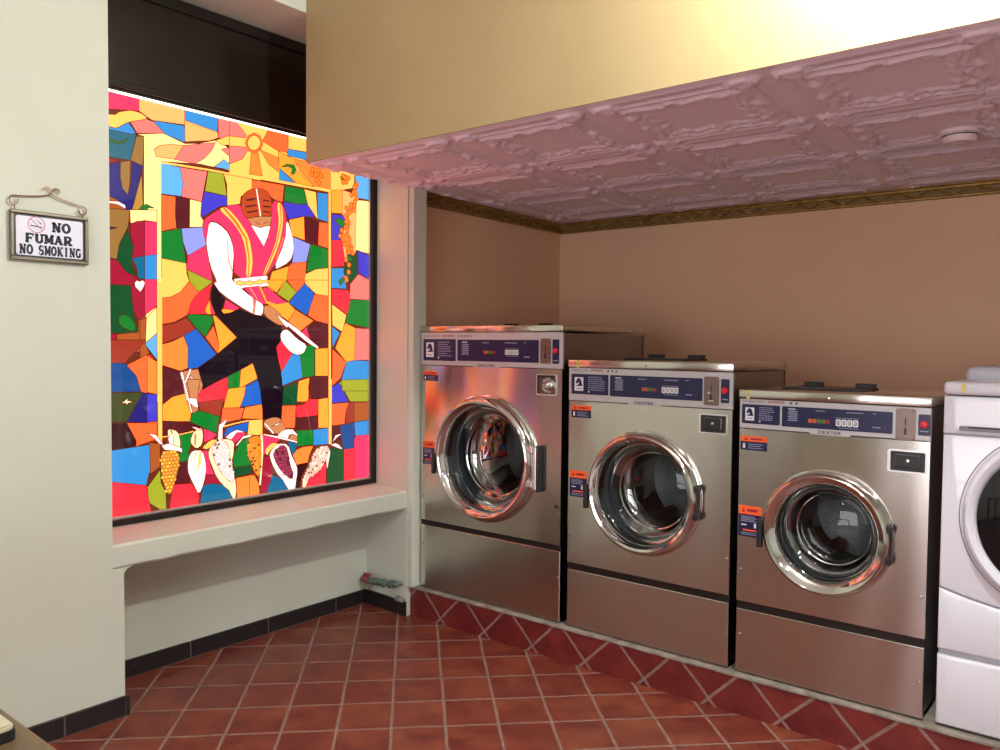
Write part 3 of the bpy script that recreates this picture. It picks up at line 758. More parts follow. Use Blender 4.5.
# ------------------------------------------------------------------ window with the backlit painted glass
win = bpy.data.objects.new('window_1', None); COL.objects.link(win); win['kind'] = 'structure'
win['label'] = 'tall backlit stained glass window with a dancing person and maize cobs'
GY0, GY1, GZ0, GZ1 = 1.45, 2.957, .66, 2.393
bm = bmesh.new(); bx(bm, XN, -3.276, YC+.002, 3.003, ZS1+.002, .672, bev=.002); obj('bottom_rail', bm, M['frame'], win)
bm = bmesh.new(); bx(bm, XN, -3.276, 2.969, 3.003, .672, GZ1+.01, bev=.002); obj('side_stile', bm, M['frame'], win)
bm = bmesh.new(); bx(bm, XN, -3.290, YC+.002, 2.969, .672, .682); bx(bm, XN, -3.290, 2.956, 2.969, .682, GZ1); obj('inner_bead', bm, M['alu'], win)
bm = bmesh.new(); bx(bm, XN, -3.302, YC+.002, 3.003, GZ1+.007, ZL-.002); bx(bm, XN, -3.285, YC+.002, 3.003, GZ1+.02, GZ1+.05, bev=.004); bx(bm, XN, -3.288, YC+.002, 3.003, ZL-.05, ZL-.002, bev=.004)
tr = obj('transom_panel', bm, M['black_panel'], win); tr['label'] = 'glossy black transom panel'
# slot of lamp light showing along the top edge of the glass
lm = mat('lamp_diffuser', (.9, .9, .9), .5); bsdf(lm).inputs['Emission Color'].default_value = (1, .86, .74, 1); bsdf(lm).inputs['Emission Strength'].default_value = TOP_GLOW
obj('light_strip', box(XN, -3.300, YC+.002, 2.969, GZ1, GZ1+.007), lm, win)

def art():
    me = bpy.data.meshes.new('stained_glass'); V = []; Fc = []; C = []
    random.seed(4)
    lvl = [0]
    def X(): return -3.3095+lvl[0]*.000012
    def poly(P, c):
        b = len(V); V.extend((X(), y, z) for y, z in P); Fc.append(list(range(b, b+len(P)))); C.append(c); lvl[0] += 1
    def area2(P): return sum(P[i-1][0]*P[i][1]-P[i][0]*P[i-1][1] for i in range(len(P)))
    def ribbon(P, wd, c):
        n = len(P)
        for i in range(n):
            (y0, z0), (y1, z1) = P[i-1], P[i]
            dy, dz = y1-y0, z1-z0; l = math.hypot(dy, dz)
            if l < 1e-5: continue
            ny, nz = -dz/l*wd, dy/l*wd; ey, ez = dy/l*wd*.7, dz/l*wd*.7
            b = len(V)
            V.extend([(X(), y0+ny-ey, z0+nz-ez), (X(), y1+ny+ey, z1+nz+ez), (X(), y1-ny+ey, z1-nz+ez), (X(), y0-ny-ey, z0-nz-ez)])
            Fc.append([b, b+1, b+2, b+3]); C.append(c)
        lvl[0] += 1
    def disc(y, z, r, c, n=7):
        poly([(y+r*math.cos(2*PI*k/n), z+r*math.sin(2*PI*k/n)) for k in range(n)], c); lvl[0] -= 1
    def hdr(c):                                # camera clips the red channel of warm panes: they are brighter than white
        return (c[0]*(2.1 if c[0] > .78 else 1), c[1]*(1.25 if c[1] > .8 else 1), c[2]*(1.2 if c[2] > .8 else 1), 1)
    poly([(GY0, GZ0), (2.968, GZ0), (2.968, GZ1), (GY0, GZ1)], lin((120, 48, 22)))
    def snap(y, z):
        if z < .712: z = GZ0
        if z > 2.37: z = GZ1
        if y < 1.612: y = GY0
        if y > 2.93: y = 2.968
        return (y, z)
    dark = lin((90, 30, 16))
    for it in ART:
        c = lin(PALETTE[it[1]]); v = [q/1000 for q in it[2:]]
        P = [snap(v[i], v[i+1]) if it[0] == 0 else (min(v[i], 2.968), v[i+1]) for i in range(0, len(v), 2)]
        poly(P, c)
        if it[0] == 0 and PALETTE[it[1]] != (27, 15, 26): ribbon(P, .0013, dark)
    lvl[0] += 4
    for kc, v in KERN:
        P = [(v[i]/1000, v[i+1]/1000) for i in range(0, len(v), 2)]
        y0, y1 = min(p[0] for p in P), max(p[0] for p in P); z0, z1 = min(p[1] for p in P), max(p[1] for p in P)
        z = z0; row = 0
        while z < z1:
            y = y0+(row % 2)*.008
            while y < y1:
                r = False
                for i in range(len(P)):
                    (a1, b1), (a2, b2) = P[i], P[i-1]
                    if (b1 > z) != (b2 > z) and y < (a2-a1)*(z-b1)/(b2-b1)+a1: r = not r
                if r:
                    cc = lin(kc); rr = random.random(); c0 = cc
                    if rr < .16 and kc != (250, 190, 50): cc = tuple(q*.25 for q in cc[:3])+(1,)
                    elif rr < .4: cc = tuple(min(1, q*1.5) for q in cc[:3])+(1,)
                    lvl[0] += 1; disc(y, z, .0078, (.18, .06, .04, 1)); lvl[0] += 1; disc(y, z, .0062, cc); lvl[0] -= 2
                y += .016
            z += .015; row += 1
        lvl[0] += 3
    for y, z in BERRY:
        lvl[0] += 1; disc(y/1000, z/1000, .0145, lin((200, 70, 30)), 9); lvl[0] += 1; disc(y/1000, z/1000, .0105, lin((245, 150, 45)), 9); disc(y/1000+.002, z/1000, .003, lin((160, 48, 16)), 5); lvl[0] -= 1
    me.from_pydata(V, [], Fc)
    at = me.color_attributes.new('pane', 'FLOAT_COLOR', 'CORNER')
    i = 0
    for p, c in zip(me.polygons, [hdr(c) for c in C]):
        for k in range(len(p.vertices)): at.data[i].color = c; i += 1
    m = mat('painted_glass', (0, 0, 0), .04); me.materials.append(m)
    vc = N(m, 'ShaderNodeAttribute', attribute_name='pane')
    L(m, vc.outputs['Color'], bsdf(m).inputs['Emission Color']); bsdf(m).inputs['Emission Strength'].default_value = ART_STRENGTH
    L(m, mixc(m, .9, vc.outputs['Color'], (0, 0, 0, 1)), bsdf(m).inputs['Base Color'])
    # all faces look into the room
    bm = bmesh.new(); bm.from_mesh(me); bm.normal_update()
    fl = [f for f in bm.faces if f.normal.x < 0]; bmesh.ops.reverse_faces(bm, faces=fl); bm.to_mesh(me); bm.free()
    o = bpy.data.objects.new('stained_glass', me); COL.objects.link(o); o.parent = win
    o['label'] = 'backlit painted glass showing a bowing person in a red vest'
art()

# ------------------------------------------------------------------ hanging sign NO FUMAR / NO SMOKING
def slab(bm, ch, x, z, w, h, y, mi):
    """slab-serif capitals out of bars; y = distance from wall plane, drawn in XZ and turned later"""
    t = w*.36; s = h*.20; sw = w*.42
    def bar(x0, z0, x1, z1, th=t):
        dx, dz = (x1-x0), (z1-z0); l = math.hypot(dx, dz) or 1; nx, nz = -dz/l*th/2, dx/l*th/2
        vs = [bm.verts.new((x+a, y, z+b)) for a, b in ((x0*w+nx, z0*h+nz), (x1*w+nx, z1*h+nz), (x1*w-nx, z1*h-nz), (x0*w-nx, z0*h-nz))] if False else None
        ax, az, cx2, cz2 = x+x0*w, z+z0*h, x+x1*w, z+z1*h
        dx, dz = cx2-ax, cz2-az; l = math.hypot(dx, dz); nx, nz = -dz/l*th/2, dx/l*th/2
        f = bm.faces.new([bm.verts.new(p) for p in ((ax+nx, y, az+nz), (cx2+nx, y, cz2+nz), (cx2-nx, y, cz2-nz), (ax-nx, y, az-nz))]); f.material_index = mi
    def ser(cx, top):
        zz = 1-.08 if top else .08
        bar(cx-.2, zz, cx+.2, zz, s)
    def arc(cx, cz, rx, rz, a0, a1, n=14):
        for i in range(n):
            p = [(a0+(a1-a0)*k/n)*PI/180 for k in (i, i+1)]
            q = []
            for a in p:
                for m_ in (1, -1):
                    q.append((x+(cx+(rx)*math.cos(a))*w+m_*t/2*math.cos(a), y, z+(cz+rz*math.sin(a))*h+m_*s*.62*math.sin(a)))
            f = bm.faces.new([bm.verts.new(v) for v in (q[0], q[1], q[3], q[2])]); f.material_index = mi
    if ch == 'N':
        bar(.2, 0, .2, 1, t*.7); bar(.8, 0, .8, 1, t*.7); bar(.18, .97, .82, .03, t*1.1); ser(.2, 1); ser(.2, 0); ser(.85, 1)
    elif ch == 'O': arc(.5, .5, .36, .42, 0, 360, 24)
    elif ch == 'F': bar(.25, 0, .25, 1); bar(.1, .92, .92, .92, s); bar(.25, .5, .72, .5, s); bar(.9, .7, .9, 1, t*.45); bar(.7, .36, .7, .64, t*.4); ser(.25, 0)
    elif ch == 'U': bar(.22, .3, .22, 1); bar(.8, .3, .8, 1, t*.7); arc(.51, .34, .29, .26, 180, 360); ser(.22, 1); ser(.8, 1)
    elif ch == 'M': bar(.14, 0, .14, 1, t*.6); bar(.86, 0, .86, 1, t*.9); bar(.16, .98, .5, .15, t); bar(.5, .15, .84, .98, t*.7); ser(.14, 0); ser(.84, 0); ser(.1, 1); ser(.9, 1)
    elif ch == 'A': bar(.18, .05, .48, .98, t*.6); bar(.48, .98, .82, .05, t); bar(.3, .34, .7, .34, s); ser(.16, 0); ser(.84, 0)
    elif ch == 'R': bar(.24, 0, .24, 1); bar(.1, .93, .6, .93, s); bar(.24, .48, .6, .48, s); arc(.58, .705, .22, .22, -90, 90, 10); bar(.5, .46, .82, .06, t); ser(.22, 0); ser(.86, 0)
    elif ch == 'S': arc(.5, .7, .28, .22, 60, 270, 12); arc(.5, .28, .3, .22, -120, 90, 12); bar(.8, .68, .8, .98, t*.4); bar(.17, .02, .17, .34, t*.4)
    elif ch == 'K': bar(.24, 0, .24, 1); bar(.3, .42, .8, .95, t*.6); bar(.45, .55, .82, .05, t); ser(.22, 0); ser(.22, 1); ser(.84, 0); ser(.82, 1)
    elif ch == 'I': bar(.5, 0, .5, 1); ser(.5, 0); ser(.5, 1)
    elif ch == 'G': arc(.5, .5, .34, .42, 50, 330, 20); bar(.84, .05, .84, .45, t*.7); bar(.62, .44, .96, .44, s); bar(.84, .7, .84, 1, t*.4)
sign = thing('no_smoking_sign', 'small white NO FUMAR NO SMOKING sign hanging from a scrolled wire bracket', 'sign', (XC+.004, 1.2205, 1.747), PI/2)
# local frame: x to the right along +Y of the room, -y toward the room
SW, SH = .252, .166
bm = bmesh.new()
for a in ((-SW/2, SW/2, -SH/2, -SH/2+.012), (-SW/2, SW/2, SH/2-.012, SH/2), (-SW/2, -SW/2+.012, -SH/2+.012, SH/2-.012), (SW/2-.012, SW/2, -SH/2+.012, SH/2-.012)):
    bx(bm, a[0], a[1], -.016, 0, a[2], a[3], bev=.003)
obj('frame', bm, mat('pewter_frame', lin((120, 112, 100)), .4, .7), sign)
bm = bmesh.new(); bx(bm, -SW/2+.01, SW/2-.01, -.008, 0, -SH/2+.01, SH/2-.01)
prism(bm, rrect(-SW/2+.018, SW/2-.018, -SH/2+.018, SH/2-.018, .008), -.0095, -.008, mi=1)
ins = {'x0': -SW/2+.022, 'z0': -SH/2+.022}
def word(s, x0, x1, z, h, y=-.0100):
    n = len(s); cw = (x1-x0)/n
    for i, ch in enumerate(s):
        if ch != ' ': slab(bm, ch, x0+cw*i+cw*.04, z, cw*.92, h, y, 2)
word('NO', .004, .068, .020, .033); word('FUMAR', -.082, .072, -.022, .031); word('NO', -.099, -.055, -.061, .032); word('SMOKING', -.040, .102, -.061, .032)
# crossed-out cigarette
cx, cz, R0 = -.044, .039, .0275
def flat(P, mi, y=-.0102):
    f = bm.faces.new([bm.verts.new((p[0], y, p[1])) for p in P]); f.material_index = mi
for i in range(28):
    a, b = 2*PI*i/28, 2*PI*(i+1)/28
    flat([(cx+R0*math.cos(a), cz+R0*math.sin(a)), (cx+R0*math.cos(b), cz+R0*math.sin(b)), (cx+(R0-.0022)*math.cos(b), cz+(R0-.0022)*math.sin(b)), (cx+(R0-.0022)*math.cos(a), cz+(R0-.0022)*math.sin(a))], 3)
flat([(cx-.020, cz-.002), (cx+.010, cz-.005), (cx+.010, cz-.0085), (cx-.020, cz-.0055)], 2); flat([(cx+.011, cz-.005), (cx+.019, cz-.006), (cx+.019, cz-.0095), (cx+.011, cz-.0085)], 2)
for k in range(3):
    flat([(cx+.0+k*.004, cz+.016-k*.003), (cx+.0015+k*.004, cz+.017-k*.003), (cx+.016+k*.001, cz+.001+k*.002), (cx+.015+k*.001, cz+.0+k*.002)], 4)
flat([(cx-.0195, cz+.018), (cx-.018, cz+.0195), (cx+.0195, cz-.018), (cx+.018, cz-.0195)], 3, -.0104)
obj('plate', bm, [mat('sign_navy_border', lin((22, 22, 44)), .4), mat('sign_white', lin((228, 226, 246)), .4), mat('sign_navy_print', lin((20, 20, 60)), .5), mat('sign_red', lin((200, 70, 90)), .5), M['greytxt']], sign)
bm = bmesh.new()
WZ = SH/2
def spiral(cx, cz, r0, r1, a0, a1, n=18): return [(cx+(r0+(r1-r0)*i/n)*math.cos(a0+(a1-a0)*i/n), -.008, cz+(r0+(r1-r0)*i/n)*math.sin(a0+(a1-a0)*i/n)) for i in range(n+1)]
lft = spiral(-.113, WZ+.022, .013, .013, -PI*.9, -PI*1.9-PI*.0, 16)[::1]
tube(bm, spiral(-.112, WZ+.030, .012, .015, PI*2.1, PI*.55, 18)+[(-.07, -.008, WZ+.048), (-.03, -.008, WZ+.054), (.0, -.008, WZ+.062), (.010, -.008, WZ+.074)]+spiral(.022, WZ+.074, .013, .009, PI*.9, -PI*.1, 10), .0026, 7)
tube(bm, spiral(.108, WZ+.022, .012, .015, PI*.9, PI*2.45, 18)+[(.08, -.008, WZ+.042), (.035, -.008, WZ+.052), (.010, -.008, WZ+.062), (.002, -.008, WZ+.074)]+spiral(-.010, WZ+.076, .013, .009, 0, PI*1.0, 10), .0026, 7)
tube(bm, [(-.112, -.008, WZ+.016), (-.110, -.008, WZ-.002)], .002, 6); tube(bm, [(.110, -.008, WZ+.009), (.110, -.008, WZ-.004)], .002, 6)
tube(bm, [(.005, -.008, WZ+.066), (.005, .004, WZ+.066)], .003, 6)
obj('wire_bracket', bm, mat('bronze_wire', lin((150, 118, 100)), .4, .6), sign, smooth=True)

# ------------------------------------------------------------------ commercial washers
CZ = .154; FY = 2.985
def washer(x0, x1, top, cap_b, pz, s1, s0, cz, R, gr, depth, spec):
    W = x1-x0; H = top-CZ; cx = (x0+x1)/2
    root = thing('washing_machine', spec['label'], 'washing machine', (cx, FY, CZ))
    X0, X1 = -W/2, W/2; T = H; Z = lambda z: z-CZ
    D = depth-FY; fx = lambda x: x-cx
    ccx, ccz = spec.get('dx', 0), Z(cz)
    st = M['steel']
    # body shell: sides, back, top, floor (open front)
    bm = bmesh.new(); e = .006
    bx(bm, X0+e, X0+e+.012, .014, D, .004, T-.036); bx(bm, X1-e-.012, X1-e, .014, D, .004, T-.036)
    bx(bm, X0+e, X1-e, D-.012, D, .004, T-.036); bx(bm, X0+e, X1-e, .014, D, .004, .02)
    bx(bm, X0+e, X1-e, .014, .03, .01, Z(s0)-.005); bx(bm, X0+e, X1-e, .020, .03, Z(s0)-.01, Z(s1)+.01)
    obj('body', bm, M['steel_side'], root)
    # top lid with front lip
    bm = bmesh.new(); bx(bm, X0, X1, -.006, D+.004, Z(cap_b)+.0, T, bev=.004)
    obj('top_cover', bm, st, root, smooth=True)
    # front panel with the porthole
    def plate_hole(z0, z1, r, y0, y1):
        bm = bmesh.new(); n = 96; A = []; B = []
        xa, xb = X0+.004, X1-.004
        angs = sorted(set([2*PI*i/n for i in range(n)]+[math.atan2(sz-ccz, sx-ccx) % (2*PI) for sx in (xa, xb) for sz in (z0, z1)]))
        for a in angs:
            c, s = math.cos(a), math.sin(a)
            tx = ((xb if c > 0 else xa)-ccx)/c if abs(c) > 1e-9 else 1e9
            tz = ((z1 if s > 0 else z0)-ccz)/s if abs(s) > 1e-9 else 1e9
            t = min(tx, tz)
            A.append((ccx+r*c, ccz+r*s)); B.append((ccx+t*c, ccz+t*s))
        vs = [[bm.verts.new((p[0], y, p[1])) for p in Pp] for Pp, y in ((A, y0), (B, y0), (B, y1), (A, y1))]
        k = len(angs)
        for i in range(k):
            j = (i+1) % k
            for q in range(4): bm.faces.new((vs[q][i], vs[q][j], vs[(q+1) % 4][j], vs[(q+1) % 4][i]))
        bmesh.ops.recalc_face_normals(bm, faces=bm.faces); return bm
    obj('front_panel', plate_hole(Z(s1), Z(pz), R*.93, 0, .014), st, root)
    bm = box(X0+.004, X1-.004, 0, .014, .006, Z(s0), bev=.003); obj('lower_panel', bm, st, root)
    obj('seam_channel', box(X0+.004, X1-.004, .006, .016, Z(s0), Z(s1)), M['frame'], root)
    # control panel
    bm = bmesh.new(); bx(bm, X0+.003, X1-.003, -.002, .014, Z(pz)+.003, Z(cap_b)-.003, bev=.002)
    bt = spec['brand']; bx(bm, fx(bt[0])-.03, fx(bt[1])+.03, -.003, 0, Z(pz)-.002, Z(pz)+.006)
    cp = obj('control_panel', bm, M['ltgrey'], root)
    yf = -.0035
    bm = bmesh.new()
    for k in ('l1', 'l2', 'bt'):
        a = spec[k]; prism(bm, rrect(fx(a[0]), fx(a[2]), Z(a[3]), Z(a[1]), .004, 3), yf, 0, mi=0)
    y2 = yf-.0004
    def quad(x0_, x1_, z0_, z1_, mi, y=y2):
        f = bm.faces.new([bm.verts.new(p) for p in ((x0_, y, z0_), (x1_, y, z0_), (x1_, y, z1_), (x0_, y, z1_))]); f.material_index = mi
    def poly(P, mi, y=y2):
        f = bm.faces.new([bm.verts.new((p[0], y, p[1])) for p in P]); f.material_index = mi
    # first label: horse head badge and fine print
    a = spec['l1']; lw, lh = a[2]-a[0], a[1]-a[3]; bx0 = fx(a[0])+lw*.09; bz0 = Z(a[3])+lh*.16; bw, bh = lw*.24, lh*.68
    quad(bx0, bx0+bw, bz0, bz0+bh, 1)
    hh = [(.1, .35), (.9, .35), (.82, .62), (.7, .85), (.5, .95), (.3, .88), (.12, .62), (.2, .5), (.42, .62), (.52, .5)]
    poly([(bx0+bw*p, bz0+bh*q) for p, q in hh], 0, y2-.0003); quad(bx0+bw*.2, bx0+bw*.8, bz0+bh*.12, bz0+bh*.2, 2, y2-.0003)
    random.seed(11)
    for r_ in range(7):
        zz = Z(a[3])+lh*(.84-.105*r_); x_ = fx(a[0])+lw*.46; xe = x_+lw*random.uniform(.28, .46)
        while x_ < xe:
            q = random.uniform(.004, .011); quad(x_, min(x_+q, xe), zz, zz+lh*.045, 2); x_ += q+.002
    quad(fx(a[0])+lw*.46, fx(a[0])+lw*.5, Z(a[3])+lh*.1, Z(a[3])+lh*.17, 1)
    # second label
    a = spec['l2']; lw, lh = a[2]-a[0], a[1]-a[3]; lx = fx(a[0]); lz = Z(a[3])
    for r_ in range(6): quad(lx+lw*(.055+.01*(r_ % 2)), lx+lw*.15, lz+lh*(.30+.09*r_), lz+lh*(.35+.09*r_), 2)
    quad(lx+lw*.06, lx+lw*.13, lz+lh*.86, lz+lh*.9, 1)
    for p, q, s_ in ((.32, .41, .84), (.60, .75, .84), (.83, .86, .86)): quad(lx+lw*p, lx+lw*q, lz+lh*s_, lz+lh*(s_+.04), 2)
    l0 = fx(spec['led'][0]); l1_ = fx(spec['led'][1]); lzz = Z(spec['led'][2]); 
    for i, mi in enumerate((4, 4, 6, 6, 5)):
        ww = (l1_-l0)/5; quad(l0+ww*i+.001, l0+ww*(i+1)-.001, lzz-.007, lzz+.007, mi)
    d0, d1, dz = fx(spec['dig'][0]), fx(spec['dig'][1]), Z(spec['dig'][2]); dw = (d1-d0)/4
    for i in range(4):
        poly(rrect(d0+dw*i+.0008, d0+dw*(i+1)-.0008, dz-.012, dz+.012, .004, 3), 1)
    quad(d0, d1, dz+.016, dz+.018, 2); quad(d0+.01, d1, dz-.019, dz-.017, 2)
    quad(lx+lw*.83, lx+lw*.90, lz+lh*.22, lz+lh*.27, 2); quad(lx+lw*.93, lx+lw*.945, lz+lh*.2, lz+lh*.24, 5)
    for i in range(4): text_bm(bm, '0', d0+dw*i+dw*.28, dz-.008, .016, y2-.0005, w=dw*.42, bold=.02, mi=0)
    a = spec['bt']; quad(fx(a[0])+.005, fx(a[2])-.005, Z(a[3])+.012, Z(a[3])+.016, 2)
    obj('display_label', bm, [M['navy'], M['whitetxt'], M['greytxt'], M['black'], mat('amber_led', lin((200, 90, 40)), .5), M['redtxt'], mat('green_led', lin((85, 110, 45)), .5)], cp)
    bm = bmesh.new()
    text_bm(bm, 'DEXTER', fx(bt[0]), Z(pz)+.001, .012, -.0036, w=bt[1]-bt[0], bold=.012, mi=0)
    obj('brand_lettering', bm, M['darktxt'], cp); bm = bmesh.new()
    text_bm(bm, spec['load'], fx(spec['tx'][0]), Z(spec['tx'][2])-.003, .0075, -.0026, w=(spec['tx'][1]-spec['tx'][0])*.52, mi=0)
    text_bm(bm, 'EXPRESS', fx(spec['tx'][0])+(spec['tx'][1]-spec['tx'][0])*.60, Z(spec['tx'][2])-.003, .009, -.0026, w=(spec['tx'][1]-spec['tx'][0])*.40, bold=.02, shear=.25, mi=1)
    for i in range(spec['marks']):
        xq = fx(spec['tx'][1])+.018+i*.020; z_ = Z(spec['tx'][2])
        f = bm.faces.new([bm.verts.new((xq+p, -.0026, z_+q)) for p, q in ((0, -.003), (.008, -.003), (.010, .005), (.002, .005))]); f.material_index = 0
    obj('load_lettering', bm, [M['darktxt'], M['redtxt']], cp)
    # coin slide plate
    a = spec['slot']; bm = bmesh.new()
    prism(bm, rrect(fx(a[0]), fx(a[2]), Z(a[3]), Z(a[1]), .006, 3), -.006, 0, mi=0)
    sx = (fx(a[0])+fx(a[2]))/2; sz = (Z(a[1])+Z(a[3]))/2
    bx(bm, sx-.002, sx+.002, -.0068, -.005, sz-.004, sz+.022, mi=1); bx(bm, sx-.010, sx-.002, -.014, -.005, sz-.010, sz-.004, mi=2); bx(bm, sx-.003, sx+.003, -.009, -.005, sz-.034, sz-.012, mi=1)
    bx(bm, sx-.012, sx+.012, -.0065, -.005, sz-.040, sz-.037, mi=2)
    for qx in (fx(a[0])+.007, fx(a[2])-.007):
        for qz in (Z(a[3])+.008, Z(a[1])-.008): lathe_y(bm, [(0.0005, .0085), (.003, .0075), (.0035, .006)], qx, 0, qz, 8, mi=2)
    obj('coin_slot_plate', bm, [mat('nickel_plate', lin((128, 110, 104)), .35, .9), M['black'], M['chrome']], cp)
    # start button
    a = spec['bt']; bm = bmesh.new(); lathe_y(bm, [(.0005, .015), (.009, .0145), (.0125, .011), (.013, .0035)], (fx(a[0])+fx(a[2]))/2, 0, Z(a[3])+(a[1]-a[3])*.53, 24)
    obj('start_button', bm, M['redbtn'], cp, smooth=True)
    # coin box / lock
    a = spec['cb']; bm = bmesh.new()
    prism(bm, rrect(fx(a[0]), fx(a[2]), Z(a[3]), Z(a[1]), .006, 3), -.004, 0, mi=0)
    if spec['round']:
        prism(bm, rrect(fx(a[0])+.006, fx(a[2])-.008, Z(a[3])+.008, Z(a[1])-.004, .004, 3), -.006, 0, mi=1)
        prism(bm, rrect(fx(a[0])+.020, fx(a[2])-.008, Z(a[3])+.012, Z(a[1])-.016, .004, 3), -.010, 0, mi=2)
        qx, qz = fx(spec['knob'][0])+.004, Z(spec['knob'][1])
        lathe_y(bm, [(.0005, .034), (.014, .033), (.022, .024), (.024, .010), (.032, .012), (.036, .008), (.037, 0)], qx, 0, qz, 32, mi=3)
    else:
        prism(bm, rrect(fx(a[0])+.010, fx(a[2])-.004, Z(a[3])+.006, Z(a[1])-.006, .003, 3), -.007, 0, mi=1)
        bx(bm, fx(a[0])+.024, fx(a[2])-.018, -.012, 0, Z(a[3])+.018, Z(a[1])-.014, bev=.003, mi=2)
        bx(bm, fx(a[0])+.027, fx(a[2])-.021, -.0128, 0, Z(a[3])+.021, Z(a[1])-.017, mi=1)
        lathe_y(bm, [(.0005, .016), (.006, .0155), (.007, .0125)], (fx(a[0])+fx(a[2]))/2+.004, 0, (Z(a[3])+Z(a[1]))/2+.002, 20, mi=3)
    obj('coin_box', bm, [M['alu'], M['black'], mat('gunmetal', (.2, .19, .18), .25, .9), M['chrome']], root)
    # stickers
    def sticker(a, zo, name):
        bm = bmesh.new(); x_0, z_1, x_1, z_0 = fx(a[0]), Z(a[1]), fx(a[2]), Z(a[3]); zo = Z(zo)
        bx(bm, x_0, x_1, -.0006, .0002, zo, z_1, mi=0); bx(bm, x_0, x_1, -.0006, .0002, z_0, zo, mi=1)
        def q(x_a, x_b, za, zb, mi):
            f = bm.faces.new([bm.verts.new(p) for p in ((x_a, -.0011, za), (x_b, -.0011, za), (x_b, -.0011, zb), (x_a, -.0011, zb))]); f.material_index = mi
        w_ = x_1-x_0; h_ = zo-z_0; ho = z_1-zo
        q(x_0+w_*.38, x_0+w_*.82, zo+ho*.35, zo+ho*.65, 4)
        f = bm.faces.new([bm.verts.new((x_0+w_*p, -.0011, zo+ho*r)) for p, r in ((.14, .25), (.28, .25), (.21, .8))]); f.material_index = 4
        if name == 'warning_sticker':
            q(x_0+w_*.1, x_0+w_*.18, z_0+h_*.2, z_0+h_*.75, 3)
            for r_ in range(3): q(x_0+w_*.3, x_0+w_*(.85-.1*(r_ % 2)), z_0+h_*(.22+.22*r_), z_0+h_*(.30+.22*r_), 2)
        else:
            for r_ in range(4): q(x_0+w_*.1, x_0+w_*(.8-.1*(r_ % 2)), z_0+h_*(.68+.07*r_), z_0+h_*(.71+.07*r_), 2)
            q(x_0+w_*.12, x_0+w_*.35, z_0+h_*.50, z_0+h_*.55, 3); q(x_0+w_*.68, x_0+w_*.78, z_0+h_*.42, z_0+h_*.62, 3)
            q(x_0+w_*.2, x_0+w_*.8, z_0+h_*.26, z_0+h_*.33, 0)
            for r_ in range(2): q(x_0+w_*.12, x_0+w_*.85, z_0+h_*(.08+.08*r_), z_0+h_*(.11+.08*r_), 2)
        obj(name, bm, [M['orange'], M['navy'], M['greytxt'], M['whitetxt'], M['redtxt']], root)
    a = spec['st']; sticker(a, a[1]-(a[1]-a[3])*.38, 'warning_sticker')
    a = spec['st2']; sticker(a, a[1]-(a[1]-a[3])*.28, 'instruction_sticker')
    if spec.get('yel'):
        yx = fx(spec['yel']); bm = box(yx-.006, yx+.006, -.0068, -.006, T-.034, T-.002); bx(bm, yx-.003, yx+.003, -.0072, -.0068, T-.026, T-.010, mi=1)
        obj('price_tag', bm, [M['yellow'], M['greytxt']], root)
    # screws
    for qx, qz in [(X0+.018, Z(s0)-.10), (X1-.018, Z(s0)-.12), (X0+.018, Z(s1)+.12), (X1-.018, Z(s1)+.14)]:
        bm = bmesh.new(); lathe_y(bm, [(.0005, .005), (.004, .0045), (.0055, .002), (.006, 0)], qx, 0, qz, 12)
        obj('screw', bm, M['chrome'], root, smooth=True)
    bm = bmesh.new(); lathe_y(bm, [(.0005, .010), (.0055, .0095), (.0065, .007)], 0, 0, T-.018, 12)
    obj('lid_lock', bm, M['chrome'], root, smooth=True)
    if spec['round']:
        bm = bmesh.new(); lathe_y(bm, [(.0005, .006), (.008, .0055), (.009, 0)], X1-.026, 0, Z(.677), 16); obj('lock_plug', bm, M['black'], root, smooth=True)
    # drum behind the porthole
    bm = bmesh.new(); rd = R*.80
    lathe_y(bm, [(rd*.86, -.10), (rd, -.12), (rd, -.46), (rd*.3, -.50), (.0005, -.50)], ccx, 0, ccz, 64)
    for k in range(3):
        a_ = PI/2+k*2*PI/3+.5
        P = []
        c_, s_ = math.cos(a_), math.sin(a_)
        tube(bm, [(ccx+c_*(rd-.015), .14, ccz+s_*(rd-.015)), (ccx+c_*(rd-.02), .44, ccz+s_*(rd-.02))], .03, 8)
    obj('drum', bm, M['drum'], root, smooth=True)
    # rubber gasket between glass bowl and drum
    bm = bmesh.new(); lathe_y(bm, [(R*.93, .0), (R*.93, -.02), (gr*.99, -.03), (gr*.93, -.06), (gr*.84, -.10), (gr*.84, -.13), (R*.95, -.14)], ccx, 0, ccz, 72)
    obj('gasket', bm, M['greyplastic'], root, smooth=True)
    # door: chrome ring, glass bowl, hinge, handle
    bm = bmesh.new()
    lathe_y(bm, [(R*1.025, .000), (R*1.02, .008), (R*1.0, .010), (R*.998, .022), (R*.985, .036), (R*.96, .046), (R*.925, .051), (R*.885, .047), (gr*1.02, .034), (gr, .028), (gr*.985, .018), (gr*.98, -.02), (R*.92, -.02), (R*.92, 0)], ccx, 0, ccz, 96, close=True)
    door = obj('door', bm, M['chrome'], root, smooth=True)
    bm = bmesh.new()
    lathe_y(bm, [(gr*.985, .014), (gr*.93, .006), (gr*.84, -.03), (gr*.77, -.075), (gr*.73, -.095), (gr*.70, -.092), (gr*.55, -.083), (gr*.3, -.073), (.0005, -.070)], ccx, 0, ccz, 72)
    obj('door_glass', bm, M['glass'], door, smooth=True)
    bm = bmesh.new()
    lathe_y(bm, [(gr*.745, -.082), (gr*.775, -.078), (gr*.775, -.086), (gr*.745, -.090)], ccx, 0, ccz, 72, close=True)
    obj('glass_rim', bm, M['chrome'], door, smooth=True)
    bm = bmesh.new(); hx = ccx+R
